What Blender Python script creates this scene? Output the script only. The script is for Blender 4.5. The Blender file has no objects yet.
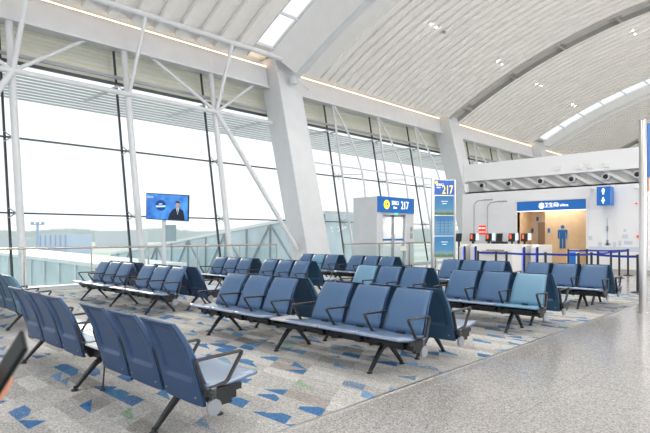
import bpy, bmesh, math, random
from mathutils import Vector, Matrix
random.seed(7)
C = bpy.context.scene.collection
R = math.radians
H = 1.45                       # eye height
FPX = 520.0                    # focal length in pixels of the 650 px frame
FW = Vector((0.7175, 0.6965, 0)).normalized()
RT = Vector((FW.y, -FW.x, 0))

def at(px, d, z=0.0):
    """ground position seen at picture column px, at depth d"""
    p = FW*d + RT*((px-325)/FPX*d)
    return Vector((p.x, p.y, z))
def zat(py, d):
    return H + (235.5-py)/FPX*d

# ------------------------------------------------------------------ materials
def mat(name, col, rough=0.6, metal=0.0, spec=0.5, emit=None, es=1.0, coat=0.0):
    m = bpy.data.materials.new(name); m.use_nodes = True
    b = m.node_tree.nodes['Principled BSDF']
    b.inputs['Base Color'].default_value = (*col, 1)
    b.inputs['Roughness'].default_value = rough
    b.inputs['Metallic'].default_value = metal
    b.inputs['Specular IOR Level'].default_value = spec
    b.inputs['Coat Weight'].default_value = coat
    if emit:
        b.inputs['Emission Color'].default_value = (*emit, 1)
        b.inputs['Emission Strength'].default_value = es
    return m
def srgb(r, g, b):
    f = lambda c: ((c/255+0.055)/1.055)**2.4 if c/255 > 0.04045 else c/255/12.92
    return (f(r), f(g), f(b))
def noisy(m, scale=40, amount=0.12, bump=0.0, detail=2):
    nt = m.node_tree; n = nt.nodes; b = n['Principled BSDF']
    tc = n.new('ShaderNodeTexCoord'); nz = n.new('ShaderNodeTexNoise')
    nz.inputs['Scale'].default_value = scale; nz.inputs['Detail'].default_value = detail
    nt.links.new(tc.outputs['Object'], nz.inputs['Vector'])
    mp = n.new('ShaderNodeMapRange'); mp.inputs['From Min'].default_value = .3; mp.inputs['From Max'].default_value = .7
    mp.inputs['To Min'].default_value = 1-amount; mp.inputs['To Max'].default_value = 1+amount
    nt.links.new(nz.outputs['Fac'], mp.inputs['Value'])
    mx = n.new('ShaderNodeVectorMath'); mx.operation = 'SCALE'
    mx.inputs[0].default_value = b.inputs['Base Color'].default_value[:3]
    nt.links.new(mp.outputs['Result'], mx.inputs['Scale'])
    nt.links.new(mx.outputs[0], b.inputs['Base Color'])
    if bump:
        bp = n.new('ShaderNodeBump'); bp.inputs['Strength'].default_value = bump; bp.inputs['Distance'].default_value = .002
        nt.links.new(nz.outputs['Fac'], bp.inputs['Height']); nt.links.new(bp.outputs[0], b.inputs['Normal'])
    return m

M = {}
M['white'] = noisy(mat('white_paint', (.80, .80, .80), .45), 3, .02)
M['steel_white'] = noisy(mat('white_steel_paint', (.66, .68, .71), .4), 2, .03)
M['ceil'] = noisy(mat('ceiling_panel', (.86, .84, .815), .55), 1.5, .02)
M['ceil_grey'] = mat('ceiling_channel_grey', (.50, .50, .49), .5)
M['wall'] = noisy(mat('wall_panel', (.84, .85, .87), .35), 1, .015)
M['beige'] = noisy(mat('beige_wall_tile', srgb(214, 180, 138), .4), 4, .05)
M['beige_dark'] = mat('beige_door_tone', srgb(150, 125, 100), .5)
M['sign_blue'] = mat('sign_blue', srgb(16, 84, 150), .35, emit=srgb(16, 84, 150), es=.5)
M['sign_white'] = mat('sign_white', (.9, .9, .9), .4, emit=(1, 1, 1), es=.9)
M['sign_yellow'] = mat('sign_yellow', srgb(250, 220, 30), .4, emit=srgb(250, 220, 30), es=.9)
M['sign_red'] = mat('sign_red', srgb(235, 60, 45), .4, emit=srgb(235, 60, 45), es=.4)
M['icon_blue'] = mat('icon_blue', srgb(20, 92, 150), .5)
def translucent(name, col, f):
    m = mat(name, col, .6); nt = m.node_tree; t = nt.nodes.new('ShaderNodeBsdfTranslucent'); t.inputs[0].default_value = (*col, 1)
    mx = nt.nodes.new('ShaderNodeMixShader'); mx.inputs[0].default_value = f
    nt.links.new(nt.nodes['Principled BSDF'].outputs[0], mx.inputs[1]); nt.links.new(t.outputs[0], mx.inputs[2]); nt.links.new(mx.outputs[0], nt.nodes['Material Output'].inputs[0]); return m
M['louver'] = translucent('louver_pale', srgb(236, 233, 226), .6)
M['canopy'] = translucent('canopy_pale', srgb(226, 229, 232), .4)
M['dark_frame'] = mat('dark_glazing_frame', (.035, .045, .06), .4)
M['frame_grey'] = mat('grey_glazing_frame', (.35, .38, .42), .4)
M['steel'] = mat('brushed_steel', (.62, .61, .60), .28, 1.0)
M['rail'] = mat('rail_steel', (.50, .47, .44), .3, 1.0)
M['chair_metal'] = mat('charcoal_metal', (.035, .037, .042), .38, .6)
M['arm_metal'] = mat('dark_arm_metal', (.06, .062, .07), .3, .7)
M['cap'] = mat('grey_end_cap', (.30, .33, .37), .35, .3)
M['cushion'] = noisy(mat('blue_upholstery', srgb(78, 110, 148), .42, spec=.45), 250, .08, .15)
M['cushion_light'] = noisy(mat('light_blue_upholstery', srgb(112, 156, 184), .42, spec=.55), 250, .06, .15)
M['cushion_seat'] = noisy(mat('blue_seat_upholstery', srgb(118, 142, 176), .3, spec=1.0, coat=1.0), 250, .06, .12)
M['cushion_seat'].node_tree.nodes['Principled BSDF'].inputs['Coat IOR'].default_value = 2.0
M['cushion_seat'].node_tree.nodes['Principled BSDF'].inputs['Coat Roughness'].default_value = .3
M['shell'] = noisy(mat('blue_shell', srgb(48, 78, 118), .4), 300, .08, .1)
M['shell_teal'] = noisy(mat('teal_shell', srgb(46, 84, 114), .38), 300, .08, .1)
M['shell_light'] = noisy(mat('light_teal_shell', srgb(84, 126, 150), .38), 300, .08, .1)
M['table'] = mat('pale_table_top', (.62, .63, .65), .3)
M['black'] = mat('matte_black', (.02, .02, .022), .45)
M['belt'] = mat('blue_belt', srgb(14, 52, 160), .7)
M['apron'] = None
M['bridge_white_hazed'] = mat('bridge_white_hazed', (.82, .84, .86), .5)  # whitened colour stands in for haze over the bridges
M['bridge_glass_hazed'] = noisy(mat('bridge_glass_hazed', srgb(196, 212, 220), .15), .8, .12)  # paled too, haze mixed into the glazing colour
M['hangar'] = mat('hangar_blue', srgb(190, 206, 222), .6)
M['trees'] = noisy(mat('far_trees_hazed', srgb(196, 206, 204), .9), .05, .05)  # distance haze painted into the tree colour
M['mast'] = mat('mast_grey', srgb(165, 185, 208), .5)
M['led'] = mat('warm_cove_led', (1, .8, .6), emit=(1, .70, .42), es=2.6)
M['lamp'] = mat('downlight_lamp', (1, 1, 1), emit=(1, .97, .92), es=25)
M['skirt'] = mat('grey_skirting', (.45, .44, .42), .3)
M['led_blue'] = mat('gate_led_blue', (.05, .1, .9), emit=(.05, .15, 1), es=.5)
M['screen_red'] = mat('scanner_red', (.8, .1, .05), emit=(1, .12, .05), es=.8)
M['screen_pale'] = mat('scanner_pale', (.5, .7, .9), emit=(.45, .65, .9), es=.7)
M['bezel'] = mat('television_bezel', (.02, .02, .02), .3)
M['green'] = mat('exit_green', (.1, .8, .4), emit=(.1, .8, .45), es=1.0)
M['skyline'] = mat('skyline_grey', srgb(186, 198, 214), .4)
M['skyline_pale'] = mat('skyline_pale', srgb(206, 214, 226), .4)
M['skin'] = mat('skin', srgb(214, 150, 122), .5)
M['hair'] = mat('hair', (.02, .015, .012), .6)
M['shirt'] = noisy(mat('dark_sleeve', (.05, .06, .08), .8), 120, .1)
M['trouser'] = noisy(mat('dark_trouser', (.03, .035, .05), .8), 120, .1)
M['shoe'] = mat('shoe', (.02, .02, .02), .4)
M['phone'] = mat('phone_black', (.008, .012, .012), .5, spec=.2)
M['soft_screen'] = mat('phone_screen', (.006, .01, .01), .6, spec=.05)

def glass(name, tint=(.96, .98, .98), refl=.05):
    m = bpy.data.materials.new(name); m.use_nodes = True; nt = m.node_tree; nt.nodes.clear()
    o = nt.nodes.new('ShaderNodeOutputMaterial'); t = nt.nodes.new('ShaderNodeBsdfTransparent'); g = nt.nodes.new('ShaderNodeBsdfGlossy')
    lw = nt.nodes.new('ShaderNodeLayerWeight'); pw = nt.nodes.new('ShaderNodeMath'); pw.operation = 'POWER'; pw.inputs[1].default_value = 4
    nt.links.new(lw.outputs['Facing'], pw.inputs[0]); f = nt.nodes.new('ShaderNodeMath'); f.operation = 'MULTIPLY_ADD'
    nt.links.new(pw.outputs[0], f.inputs[0]); f.inputs[1].default_value = .2; f.inputs[2].default_value = .012
    t.inputs['Color'].default_value = (*tint, 1); g.inputs['Roughness'].default_value = .02
    mx = nt.nodes.new('ShaderNodeMixShader')
    nt.links.new(f.outputs[0], mx.inputs[0]); nt.links.new(t.outputs[0], mx.inputs[1]); nt.links.new(g.outputs[0], mx.inputs[2])
    nt.links.new(mx.outputs[0], o.inputs[0]); return m
M['glass'] = glass('facade_glass')
M['rail_glass'] = glass('balustrade_glass', (.93, .97, .97))
M['door_glass'] = glass('door_glass', (.93, .93, .92))

def terrazzo():
    m = bpy.data.materials.new('terrazzo'); m.use_nodes = True; nt = m.node_tree; n = nt.nodes; b = n['Principled BSDF']
    tc = n.new('ShaderNodeTexCoord')
    v = n.new('ShaderNodeTexVoronoi'); v.inputs['Scale'].default_value = 95; nt.links.new(tc.outputs['Object'], v.inputs['Vector'])
    r = n.new('ShaderNodeValToRGB')
    e = r.color_ramp.elements
    e[0].position = 0; e[0].color = (*srgb(122, 120, 119), 1); e[1].position = 1; e[1].color = (*srgb(202, 200, 197), 1)
    for p, c in ((.25, (154, 152, 151)), (.5, (169, 167, 165)), (.8, (182, 180, 178))):
        x = e.new(p); x.color = (*srgb(*c), 1)
    sp = n.new('ShaderNodeSeparateColor'); nt.links.new(v.outputs['Color'], sp.inputs[0]); nt.links.new(sp.outputs[0], r.inputs[0])
    # big soft cloudy variation plus slab joints
    nz = n.new('ShaderNodeTexNoise'); nz.inputs['Scale'].default_value = .7; nt.links.new(tc.outputs['Object'], nz.inputs['Vector'])
    mp = n.new('ShaderNodeMapRange'); mp.inputs['To Min'].default_value = .92; mp.inputs['To Max'].default_value = 1.08; nt.links.new(nz.outputs['Fac'], mp.inputs['Value'])
    br = n.new('ShaderNodeTexBrick'); br.offset = 0; br.inputs['Scale'].default_value = 1; br.inputs['Brick Width'].default_value = 1.8; br.inputs['Row Height'].default_value = 1.8
    br.inputs['Mortar Size'].default_value = .004; br.inputs['Color1'].default_value = br.inputs['Color2'].default_value = (1, 1, 1, 1); br.inputs['Mortar'].default_value = (.75, .75, .75, 1)
    nt.links.new(tc.outputs['Object'], br.inputs['Vector'])
    m1 = n.new('ShaderNodeVectorMath'); m1.operation = 'SCALE'; nt.links.new(r.outputs[0], m1.inputs[0]); nt.links.new(mp.outputs[0], m1.inputs['Scale'])
    m2 = n.new('ShaderNodeVectorMath'); m2.operation = 'MULTIPLY'; nt.links.new(m1.outputs[0], m2.inputs[0]); nt.links.new(br.outputs['Color'], m2.inputs[1])
    nt.links.new(m2.outputs[0], b.inputs['Base Color'])
    b.inputs['Roughness'].default_value = .16; b.inputs['Specular IOR Level'].default_value = .5
    return m
M['terrazzo'] = terrazzo()

def carpet():
    m = bpy.data.materials.new('patterned_carpet'); m.use_nodes = True; nt = m.node_tree; n = nt.nodes; L = nt.links
    b = n['Principled BSDF']; b.inputs['Roughness'].default_value = .95; b.inputs['Specular IOR Level'].default_value = .15
    tc = n.new('ShaderNodeTexCoord'); sx = n.new('ShaderNodeSeparateXYZ'); L.new(tc.outputs['Object'], sx.inputs[0])
    def mth(op, a, bb=None, c=None):
        k = n.new('ShaderNodeMath'); k.operation = op
        for i, v in enumerate((a, bb, c)):
            if v is None: continue
            if isinstance(v, (int, float)): k.inputs[i].default_value = v
            else: L.new(v, k.inputs[i])
        return k.outputs[0]
    X, Y = sx.outputs[0], sx.outputs[1]
    u = mth('MULTIPLY', X, 1/.155)
    v = mth('MULTIPLY', mth('SUBTRACT', Y, mth('MULTIPLY', X, .62)), 1/.27)
    fu, fv = mth('FLOOR', u), mth('FLOOR', v); ru, rv = mth('FRACT', u), mth('FRACT', v)
    def rnd(seed, a=fu, c=fv):
        cb = n.new('ShaderNodeCombineXYZ'); L.new(a, cb.inputs[0]); L.new(c, cb.inputs[1]); cb.inputs[2].default_value = seed
        w = n.new('ShaderNodeTexWhiteNoise'); w.noise_dimensions = '3D'; L.new(cb.outputs[0], w.inputs['Vector']); return w.outputs['Value']
    # a random diagonal cut removes a corner of some coloured cells
    kind = rnd(5.5)
    cut1 = mth('GREATER_THAN', mth('ADD', ru, rv), mth('ADD', mth('MULTIPLY', rnd(3.1), 1.3), .5))
    cut2 = mth('GREATER_THAN', mth('ADD', ru, mth('SUBTRACT', 1, rv)), mth('ADD', mth('MULTIPLY', rnd(8.1), 1.2), .5))
    cut = mth('MAXIMUM', mth('MULTIPLY', cut1, mth('LESS_THAN', kind, .5)), mth('MULTIPLY', cut2, mth('GREATER_THAN', kind, .35)))
    # grey base planks of slightly different tone
    base = n.new('ShaderNodeValToRGB'); base.color_ramp.interpolation = 'CONSTANT'
    e = base.color_ramp.elements; e[0].color = (*srgb(198, 197, 195), 1); e[1].position = .35; e[1].color = (*srgb(188, 187, 185), 1)
    for p, c in ((.6, (206, 205, 202)), (.8, (180, 178, 176)), (.93, (168, 164, 160))):
        x = e.new(p); x.color = (*srgb(*c), 1)
    fu2 = mth('FLOOR', mth('MULTIPLY', u, .8)); fv2 = mth('FLOOR', mth('MULTIPLY', v, .5))
    L.new(rnd(1.7, fu2, fv2), base.inputs[0])
    # fibre speckle
    nz = n.new('ShaderNodeTexNoise'); nz.inputs['Scale'].default_value = 75; nz.inputs['Detail'].default_value = 4; L.new(tc.outputs['Object'], nz.inputs['Vector'])
    sp = n.new('ShaderNodeMapRange'); sp.inputs['From Min'].default_value = .3; sp.inputs['From Max'].default_value = .7
    sp.inputs['To Min'].default_value = .46; sp.inputs['To Max'].default_value = 1.24; L.new(nz.outputs['Fac'], sp.inputs['Value'])
    # colour of the accent cells
    acc = n.new('ShaderNodeValToRGB'); acc.color_ramp.interpolation = 'CONSTANT'
    e = acc.color_ramp.elements; e[0].color = (*srgb(38, 112, 172), 1); e[1].position = .5; e[1].color = (*srgb(60, 130, 180), 1)
    for p, c in ((.78, (112, 158, 200)), (.92, (150, 180, 150))):
        x = e.new(p); x.color = (*srgb(*c), 1)
    L.new(rnd(7.9), acc.inputs[0])
    is_acc = mth('MULTIPLY', mth('GREATER_THAN', rnd(2.2), .76), mth('SUBTRACT', 1, cut))
    # dithered mixing: some of the coloured cells let grey threads through
    nz2 = n.new('ShaderNodeTexNoise'); nz2.inputs['Scale'].default_value = 110; L.new(tc.outputs['Object'], nz2.inputs['Vector'])
    thr = mth('GREATER_THAN', mth('ADD', nz2.outputs['Fac'], mth('MULTIPLY', rnd(9.4), .35)), .52)
    thr = mth('MAXIMUM', thr, mth('LESS_THAN', rnd(4.4), .45))
    fac = mth('MULTIPLY', is_acc, mth('ADD', mth('MULTIPLY', thr, .68), .2))
    mx = n.new('ShaderNodeMix'); mx.data_type = 'RGBA'; L.new(fac, mx.inputs[0]); L.new(base.outputs[0], mx.inputs[6]); L.new(acc.outputs[0], mx.inputs[7])
    sc = n.new('ShaderNodeVectorMath'); sc.operation = 'SCALE'; L.new(mx.outputs[2], sc.inputs[0]); L.new(sp.outputs[0], sc.inputs['Scale'])
    L.new(sc.outputs[0], b.inputs['Base Color'])
    bp = n.new('ShaderNodeBump'); bp.inputs['Strength'].default_value = .4; bp.inputs['Distance'].default_value = .004
    L.new(nz.outputs['Fac'], bp.inputs['Height']); L.new(bp.outputs[0], b.inputs['Normal'])
    return m
M['carpet'] = carpet()

def apron():
    m = bpy.data.materials.new('apron_ground'); m.use_nodes = True; nt = m.node_tree; n = nt.nodes; b = n['Principled BSDF']
    b.inputs['Roughness'].default_value = .9
    tc = n.new('ShaderNodeTexCoord'); w = n.new('ShaderNodeTexWave'); w.bands_direction = 'Y'; w.inputs['Scale'].default_value = .006; w.inputs['Distortion'].default_value = 2
    w.inputs['Detail'].default_value = 3
    nt.links.new(tc.outputs['Object'], w.inputs['Vector'])
    r = n.new('ShaderNodeValToRGB'); e = r.color_ramp.elements
    e[0].position = .4; e[0].color = (*srgb(206, 208, 208), 1); e[1].position = .6; e[1].color = (*srgb(188, 196, 184), 1)  # concrete and grass tones lightened in place of haze
    nt.links.new(w.outputs['Fac'], r.inputs[0]); nt.links.new(r.outputs[0], b.inputs['Base Color']); return m
M['apron'] = apron()

# ------------------------------------------------------------------ mesh builder
class MB:
    def __init__(s): s.v = []; s.f = []; s.sm = []; s.mi = []; s.cur = 0
    def add(s, vs, fs, smooth=False):
        o = len(s.v); s.v += [Vector(v) for v in vs]
        for f in fs: s.f.append([o+i for i in f]); s.sm.append(smooth); s.mi.append(s.cur)
        return s
    def box(s, a, b):
        x0, y0, z0 = a; x1, y1, z1 = b
        x0, x1 = min(x0, x1), max(x0, x1); y0, y1 = min(y0, y1), max(y0, y1); z0, z1 = min(z0, z1), max(z0, z1)
        return s.add([(x0,y0,z0),(x1,y0,z0),(x1,y1,z0),(x0,y1,z0),(x0,y0,z1),(x1,y0,z1),(x1,y1,z1),(x0,y1,z1)],
                     [(0,3,2,1),(4,5,6,7),(0,1,5,4),(1,2,6,5),(2,3,7,6),(3,0,4,7)])
    def hexa(s, bot, top):
        return s.add(list(bot)+list(top), [(0,3,2,1),(4,5,6,7),(0,1,5,4),(1,2,6,5),(2,3,7,6),(3,0,4,7)])
    def tube(s, pts, r, n=10, closed=False, sx=1.0, caps=True):
        """tube along points, r a number or one per point, sx flattens sideways"""
        P = [Vector(p) for p in pts]; k = len(P); rs = r if isinstance(r, (list, tuple)) else [r]*k
        rings = []
        up = None
        for i in range(k):
            if closed: t = P[(i+1) % k]-P[i-1]
            else: t = P[min(i+1, k-1)]-P[max(i-1, 0)]
            t.normalize()
            if up is None:
                a = Vector((0,0,1)) if abs(t.z) < .9 else Vector((1,0,0)); up = (a-t*a.dot(t)).normalized()
            else:
                up = up-t*up.dot(t)
                up = up.normalized() if up.length > 1e-6 else t.orthogonal().normalized()
            side = t.cross(up)
            rings.append([P[i]+(up*math.cos(2*math.pi*j/n)+side*math.sin(2*math.pi*j/n)*sx)*rs[i] for j in range(n)])
        vs = [v for g in rings for v in g]; fs = []
        for i in range(k if closed else k-1):
            i2 = (i+1) % k
            for j in range(n):
                j2 = (j+1) % n; fs.append((i*n+j, i*n+j2, i2*n+j2, i2*n+j))
        s.add(vs, fs, n > 4)
        if not closed and caps:
            s.add(rings[0], [tuple(range(n-1, -1, -1))]); s.add(rings[-1], [tuple(range(n))])
        return s
    def lathe(s, c, prof, n=20):
        c = Vector(c); vs = []; fs = []
        for r, z in prof:
            for j in range(n): a = 2*math.pi*j/n; vs.append(c+Vector((r*math.cos(a), r*math.sin(a), z)))
        for i in range(len(prof)-1):
            for j in range(n): j2 = (j+1) % n; fs.append((i*n+j, i*n+j2, (i+1)*n+j2, (i+1)*n+j))
        s.add(vs, fs, True)
        s.add(vs[:n], [tuple(range(n-1, -1, -1))]); s.add(vs[-n:], [tuple(range(n))]); return s
    def prism(s, poly, off):
        """extrude a polygon (3-D points) by a vector"""
        n = len(poly); off = Vector(off); P = [Vector(p) for p in poly]
        fs = [tuple(range(n-1, -1, -1)), tuple(range(n, 2*n))]+[(i, (i+1) % n, n+(i+1) % n, n+i) for i in range(n)]
        return s.add(P+[p+off for p in P], fs)
    def build(s, name, m, parent=None, bevel=0, loc=None):
        me = bpy.data.meshes.new(name); me.from_pydata([tuple(v) for v in s.v], [], s.f)
        for p, q, k in zip(me.polygons, s.sm, s.mi): p.use_smooth = q; p.material_index = k
        for x in (m if isinstance(m, (list, tuple)) else [m]): me.materials.append(x)
        bm = bmesh.new(); bm.from_mesh(me); bmesh.ops.recalc_face_normals(bm, faces=bm.faces); bm.to_mesh(me); bm.free()
        o = bpy.data.objects.new(name, me); C.objects.link(o)
        if parent: o.parent = parent
        if loc: o.location = loc
        if bevel:
            b = o.modifiers.new('bevel', 'BEVEL'); b.width = bevel; b.segments = 2; b.limit_method = 'ANGLE'; b.angle_limit = R(40)
        return o
def thing(name, label, cat, loc=(0,0,0), rz=0, group=None):
    o = bpy.data.objects.new(name, None); C.objects.link(o); o.location = loc; o.rotation_euler = (0,0,rz)
    o['label'] = label; o['category'] = cat
    if group: o['group'] = group
    return o
def tag(o, label, cat, group=None, kind=None):
    o['label'] = label; o['category'] = cat
    if group: o['group'] = group
    if kind: o['kind'] = kind
    return o
def struct(o, label=None, cat=None):
    o['kind'] = 'structure'
    if label: o['label'] = label
    if cat: o['category'] = cat
    return o
def dup(root, loc, rz, label, group=None):
    r = root.copy(); C.objects.link(r); r.location = loc; r.rotation_euler = (0,0,rz); r['label'] = label
    if group: r['group'] = group
    for ch in list(root.children):
        c = ch.copy(); C.objects.link(c); c.parent = r
        for g in list(ch.children):
            d = g.copy(); C.objects.link(d); d.parent = c
    return r
def text(body, size, m, parent, loc, rot, name='lettering', ax='CENTER', sx=1.0):
    cu = bpy.data.curves.new(name, 'FONT'); cu.body = body; cu.size = size; cu.align_x = ax; cu.align_y = 'CENTER'; cu.extrude = .003
    tmp = bpy.data.objects.new(name, cu); C.objects.link(tmp)
    me = bpy.data.meshes.new_from_object(tmp.evaluated_get(bpy.context.evaluated_depsgraph_get())); bpy.data.objects.remove(tmp)
    me.materials.clear(); me.materials.append(m)
    o = bpy.data.objects.new(name, me); C.objects.link(o); o.parent = parent; o.location = loc; o.rotation_euler = rot; o.scale = (sx, 1, 1)
    return o

# ------------------------------------------------------------------ floor
EDGE = 2.92
CX1 = 14.3
struct(MB().box((-8, -16, -.3), (95, 15.3, 0)).build('floor', M['terrazzo']), 'polished speckled grey terrazzo floor', 'floor')
o = MB().box((-7.5, EDGE, .001), (CX1, 14.35, .008)).build('carpet', M['carpet'])
tag(o, 'grey patterned carpet with scattered blue diamonds under the seating', 'carpet')
o = MB().box((-7.5, EDGE-.018, .001), (CX1+.018, EDGE, .010)).box((CX1, EDGE, .001), (CX1+.018, 14.35, .010)).build('carpet_edge_strip', M['steel'], o)
# kerb under the glass facade
struct(MB().box((-8, 14.95, 0), (60, 15.3, .09)).build('baseboard_facade', M['steel_white']), 'low pale kerb along the foot of the glass facade', 'baseboard')

# ------------------------------------------------------------------ facade
LEAN = .185
def fy(z): return 15.55+LEAN*z             # inner post centre line
def gy(z): return fy(z)+.42                # glass plane
XS = [14.6-3.4*k for k in range(1, 8)][::-1]     # left bay posts
XR = [14.6+3.4*k for k in (1, 2, 3, 5, 6, 7, 9, 10, 11, 13)]
XS = [x for x in XS if x > -7]
tn = [0]
def trim(o, label, cat='trim'):
    tn[0] += 1; o.name = 'trim_%d' % tn[0]; return struct(o, label, cat)
def spider(x, z):
    mb = MB(); y0 = fy(z); y1 = gy(z)
    mb.tube([(x, y0, z), (x, y1-.06, z-.01)], .035, 8)
    for sx in (-1, 1):
        for sz in (-1, 1):
            mb.tube([(x, y1-.08, z), (x+sx*.16, y1-.05, z+sz*.13)], [.022, .014], 6)
            mb.lathe((x+sx*.16, y1-.06, z+sz*.13-.02), [(.03, 0), (.03, .03)], 8)
    return mb
n = 0
for x in XS+XR:
    if x in XR and x < 28: r, kind = .055, 'right'
    else: r, kind = (.1, 'left') if x < 14 else (.06, 'right')
    mb = MB().tube([(x, fy(.05), .05), (x, fy(8.1), 8.1)], r, 14)
    o = mb.build('post', M['steel_white'])
    trim(o, 'white tubular leaning facade post', 'post')
    # dark glazing mullion just outside
    MB().hexa([(x-.19, gy(.05)-.03, .05), (x-.13, gy(.05)-.03, .05), (x-.13, gy(.05)+.03, .05), (x-.19, gy(.05)+.03, .05)],
              [(x-.19, gy(8)-.03, 8), (x-.13, gy(8)-.03, 8), (x-.13, gy(8)+.03, 8), (x-.19, gy(8)+.03, 8)]).build('mullion', M['dark_frame'], o)
    for z in (2.08, 4.25, 6.35):
        spider(x, z).build('spider_bracket', M['frame_grey'], o)
    if kind == 'right':   # bow tube beside the straight post
        pts = [(x+.02+.55*math.sin(math.pi*k/12)*1.0, fy(7.6*(1-k/12))-.75*math.sin(math.pi*k/12), 7.6*(1-k/12)+.1) for k in range(13)]
        MB().tube(pts, .045, 10).build('bow_tube', M['steel_white'], o)
        for z in (2.1, 4.3):
            k = 12*(1-(z-.1)/7.6); q = math.sin(math.pi*k/12)
            MB().tube([(x, fy(z), z), (x+.02+.55*q, fy(z)-.75*q, z)], .025, 8).build('spreader', M['steel_white'], o)
# panes, one window per bay
xs_all = sorted(XS+[14.6]+XR+[14.6+3.4*4, 14.6+3.4*8, 14.6+3.4*12])
wn = 0
for a, b in zip(xs_all[:-1], xs_all[1:]):
    wn += 1
    mb = MB()
    for z0, z1 in ((.1, 2.06), (2.10, 4.23), (4.27, 6.53), (6.57, 8.0)):
        mb.hexa([(a-.12, gy(z0), z0), (b-.2, gy(z0), z0), (b-.2, gy(z0)+.02, z0), (a-.12, gy(z0)+.02, z0)],
                [(a-.12, gy(z1), z1), (b-.2, gy(z1), z1), (b-.2, gy(z1)+.02, z1), (a-.12, gy(z1)+.02, z1)])
    o = mb.build('window_%d' % wn, M['glass']); struct(o, 'tall leaning glass bay of the facade', 'window')
    mb = MB()
    for z in (2.08, 4.25):
        mb.box((a-.2, gy(z)-.04, z-.022), (b-.2, gy(z)+.06, z+.022))
    mb.build('window_transom', M['dark_frame'], o)
    mb = MB().box((a-.2, gy(6.55)-.05, 6.5), (b-.2, gy(6.55)+.08, 6.58)); mb.build('window_transom', M['dark_frame'], o)
    MB().tube([(a-.2, gy(6.7)-.12, 6.72), (b-.2, gy(6.7)-.12, 6.72)], .06, 10).build('window_rail', M['frame_grey'], o)
# slatted blinds outside the top panes and canopy beyond
for i, (a, b) in enumerate(zip(xs_all[:-1], xs_all[1:])):
    mb = MB()
    for k in range(9):
        z = 6.66+k*.145; y = gy(z)+.30
        mb.hexa([(a-.2, y, z), (b-.2, y, z), (b-.2, y+.035, z-.005), (a-.2, y+.035, z-.005)],
                [(a-.2, y+.03, z+.128), (b-.2, y+.03, z+.128), (b-.2, y+.065, z+.123), (a-.2, y+.065, z+.123)])
    trim(mb.build('louvre', M['louver']), 'pale slatted louvre above the facade glass', 'louvre')
mb = MB()
for k in range(10):
    y = 17.35+k*.25; z = 6.38-k*.035
    mb.box((xs_all[0], y, z), (xs_all[-1], y+.19, z+.03))
for x in xs_all: mb.box((x-.2, 17.1, 6.38), (x-.13, 19.9, 6.46))
trim(mb.build('canopy', M['canopy']), 'pale slatted sunshade canopy outside the facade', 'canopy')

# truss in the plane of the posts: lower chord, fascia, diagonals, upper chord
def seg(mb, p, q, r): mb.tube([p, q], r, 12)
trim(MB().tube([(-8, fy(6.1)-.12, 6.1), (13.9, fy(6.1)-.12, 6.1)], .085, 14).build('t', M['steel_white']), 'white lower chord tube of the facade truss')
mb = MB()
for xa in (-2.4, 4.4, 11.2):
    zc = 6.1; n0 = (xa, fy(zc)-.12, zc)
    for dx in (-2.5, 2.3): seg(mb, n0, (xa+dx, fy(7.75)+.1, 7.78), .06)
    seg(mb, n0, (xa+.25, 15.9, 8.6), .075)
for xa in (1.0, 7.8): seg(mb, (xa, fy(6.1)-.12, 6.1), (xa+.25, 15.9, 8.6), .06)
seg(mb, (11.2, fy(6.1)-.12, 6.1), (13.95, 15.05, .9), .09)
seg(mb, (4.4, fy(6.1)-.12, 6.1), (1.2, 15.0, .9), .09)
trim(mb.build('t', M['steel_white']), 'white diagonal struts of the facade truss')
trim(MB().tube([(-8, 15.9, 8.6), (14.45, 15.9, 8.6)], .10, 14).build('t', M['steel_white']), 'white upper tube along the eave')
for x0, x1 in ((-8, 14.0), (15.3, 27.6), (28.9, 41.2), (42.4, 70)):
    mb = MB().hexa([(x0, 16.88, 7.68), (x1, 16.88, 7.68), (x1, 17.5, 7.68), (x0, 17.5, 7.68)],
                   [(x0, 17.05, 8.55), (x1, 17.05, 8.55), (x1, 17.5, 8.55), (x0, 17.5, 8.55)])
    mb.box((x0, 16.80, 7.62), (x1, 16.95, 7.70))
    trim(mb.build('t', M['steel_white']), 'white steel fascia beam above the facade')
    trim(MB().box((x0, 17.08, 8.56), (x1, 17.22, 8.60)).build('t', M['led']), 'warm cove light strip on top of the fascia', 'cove light')
for x0, x1 in ((15.3, 27.6), (28.9, 41.2)):
    trim(MB().tube([(x0, fy(4.6)-.35, 4.62), (x1, fy(4.6)-.35, 4.62)], .035, 10).build('t', M['steel_white']), 'thin white tie tube across the right facade bays')
struct(MB().box((-8, 16.2, 8.98), (95, 22, 9.1)).build('ceiling_soffit', M['ceil']), 'pale soffit beyond the eave', 'ceiling')

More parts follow.
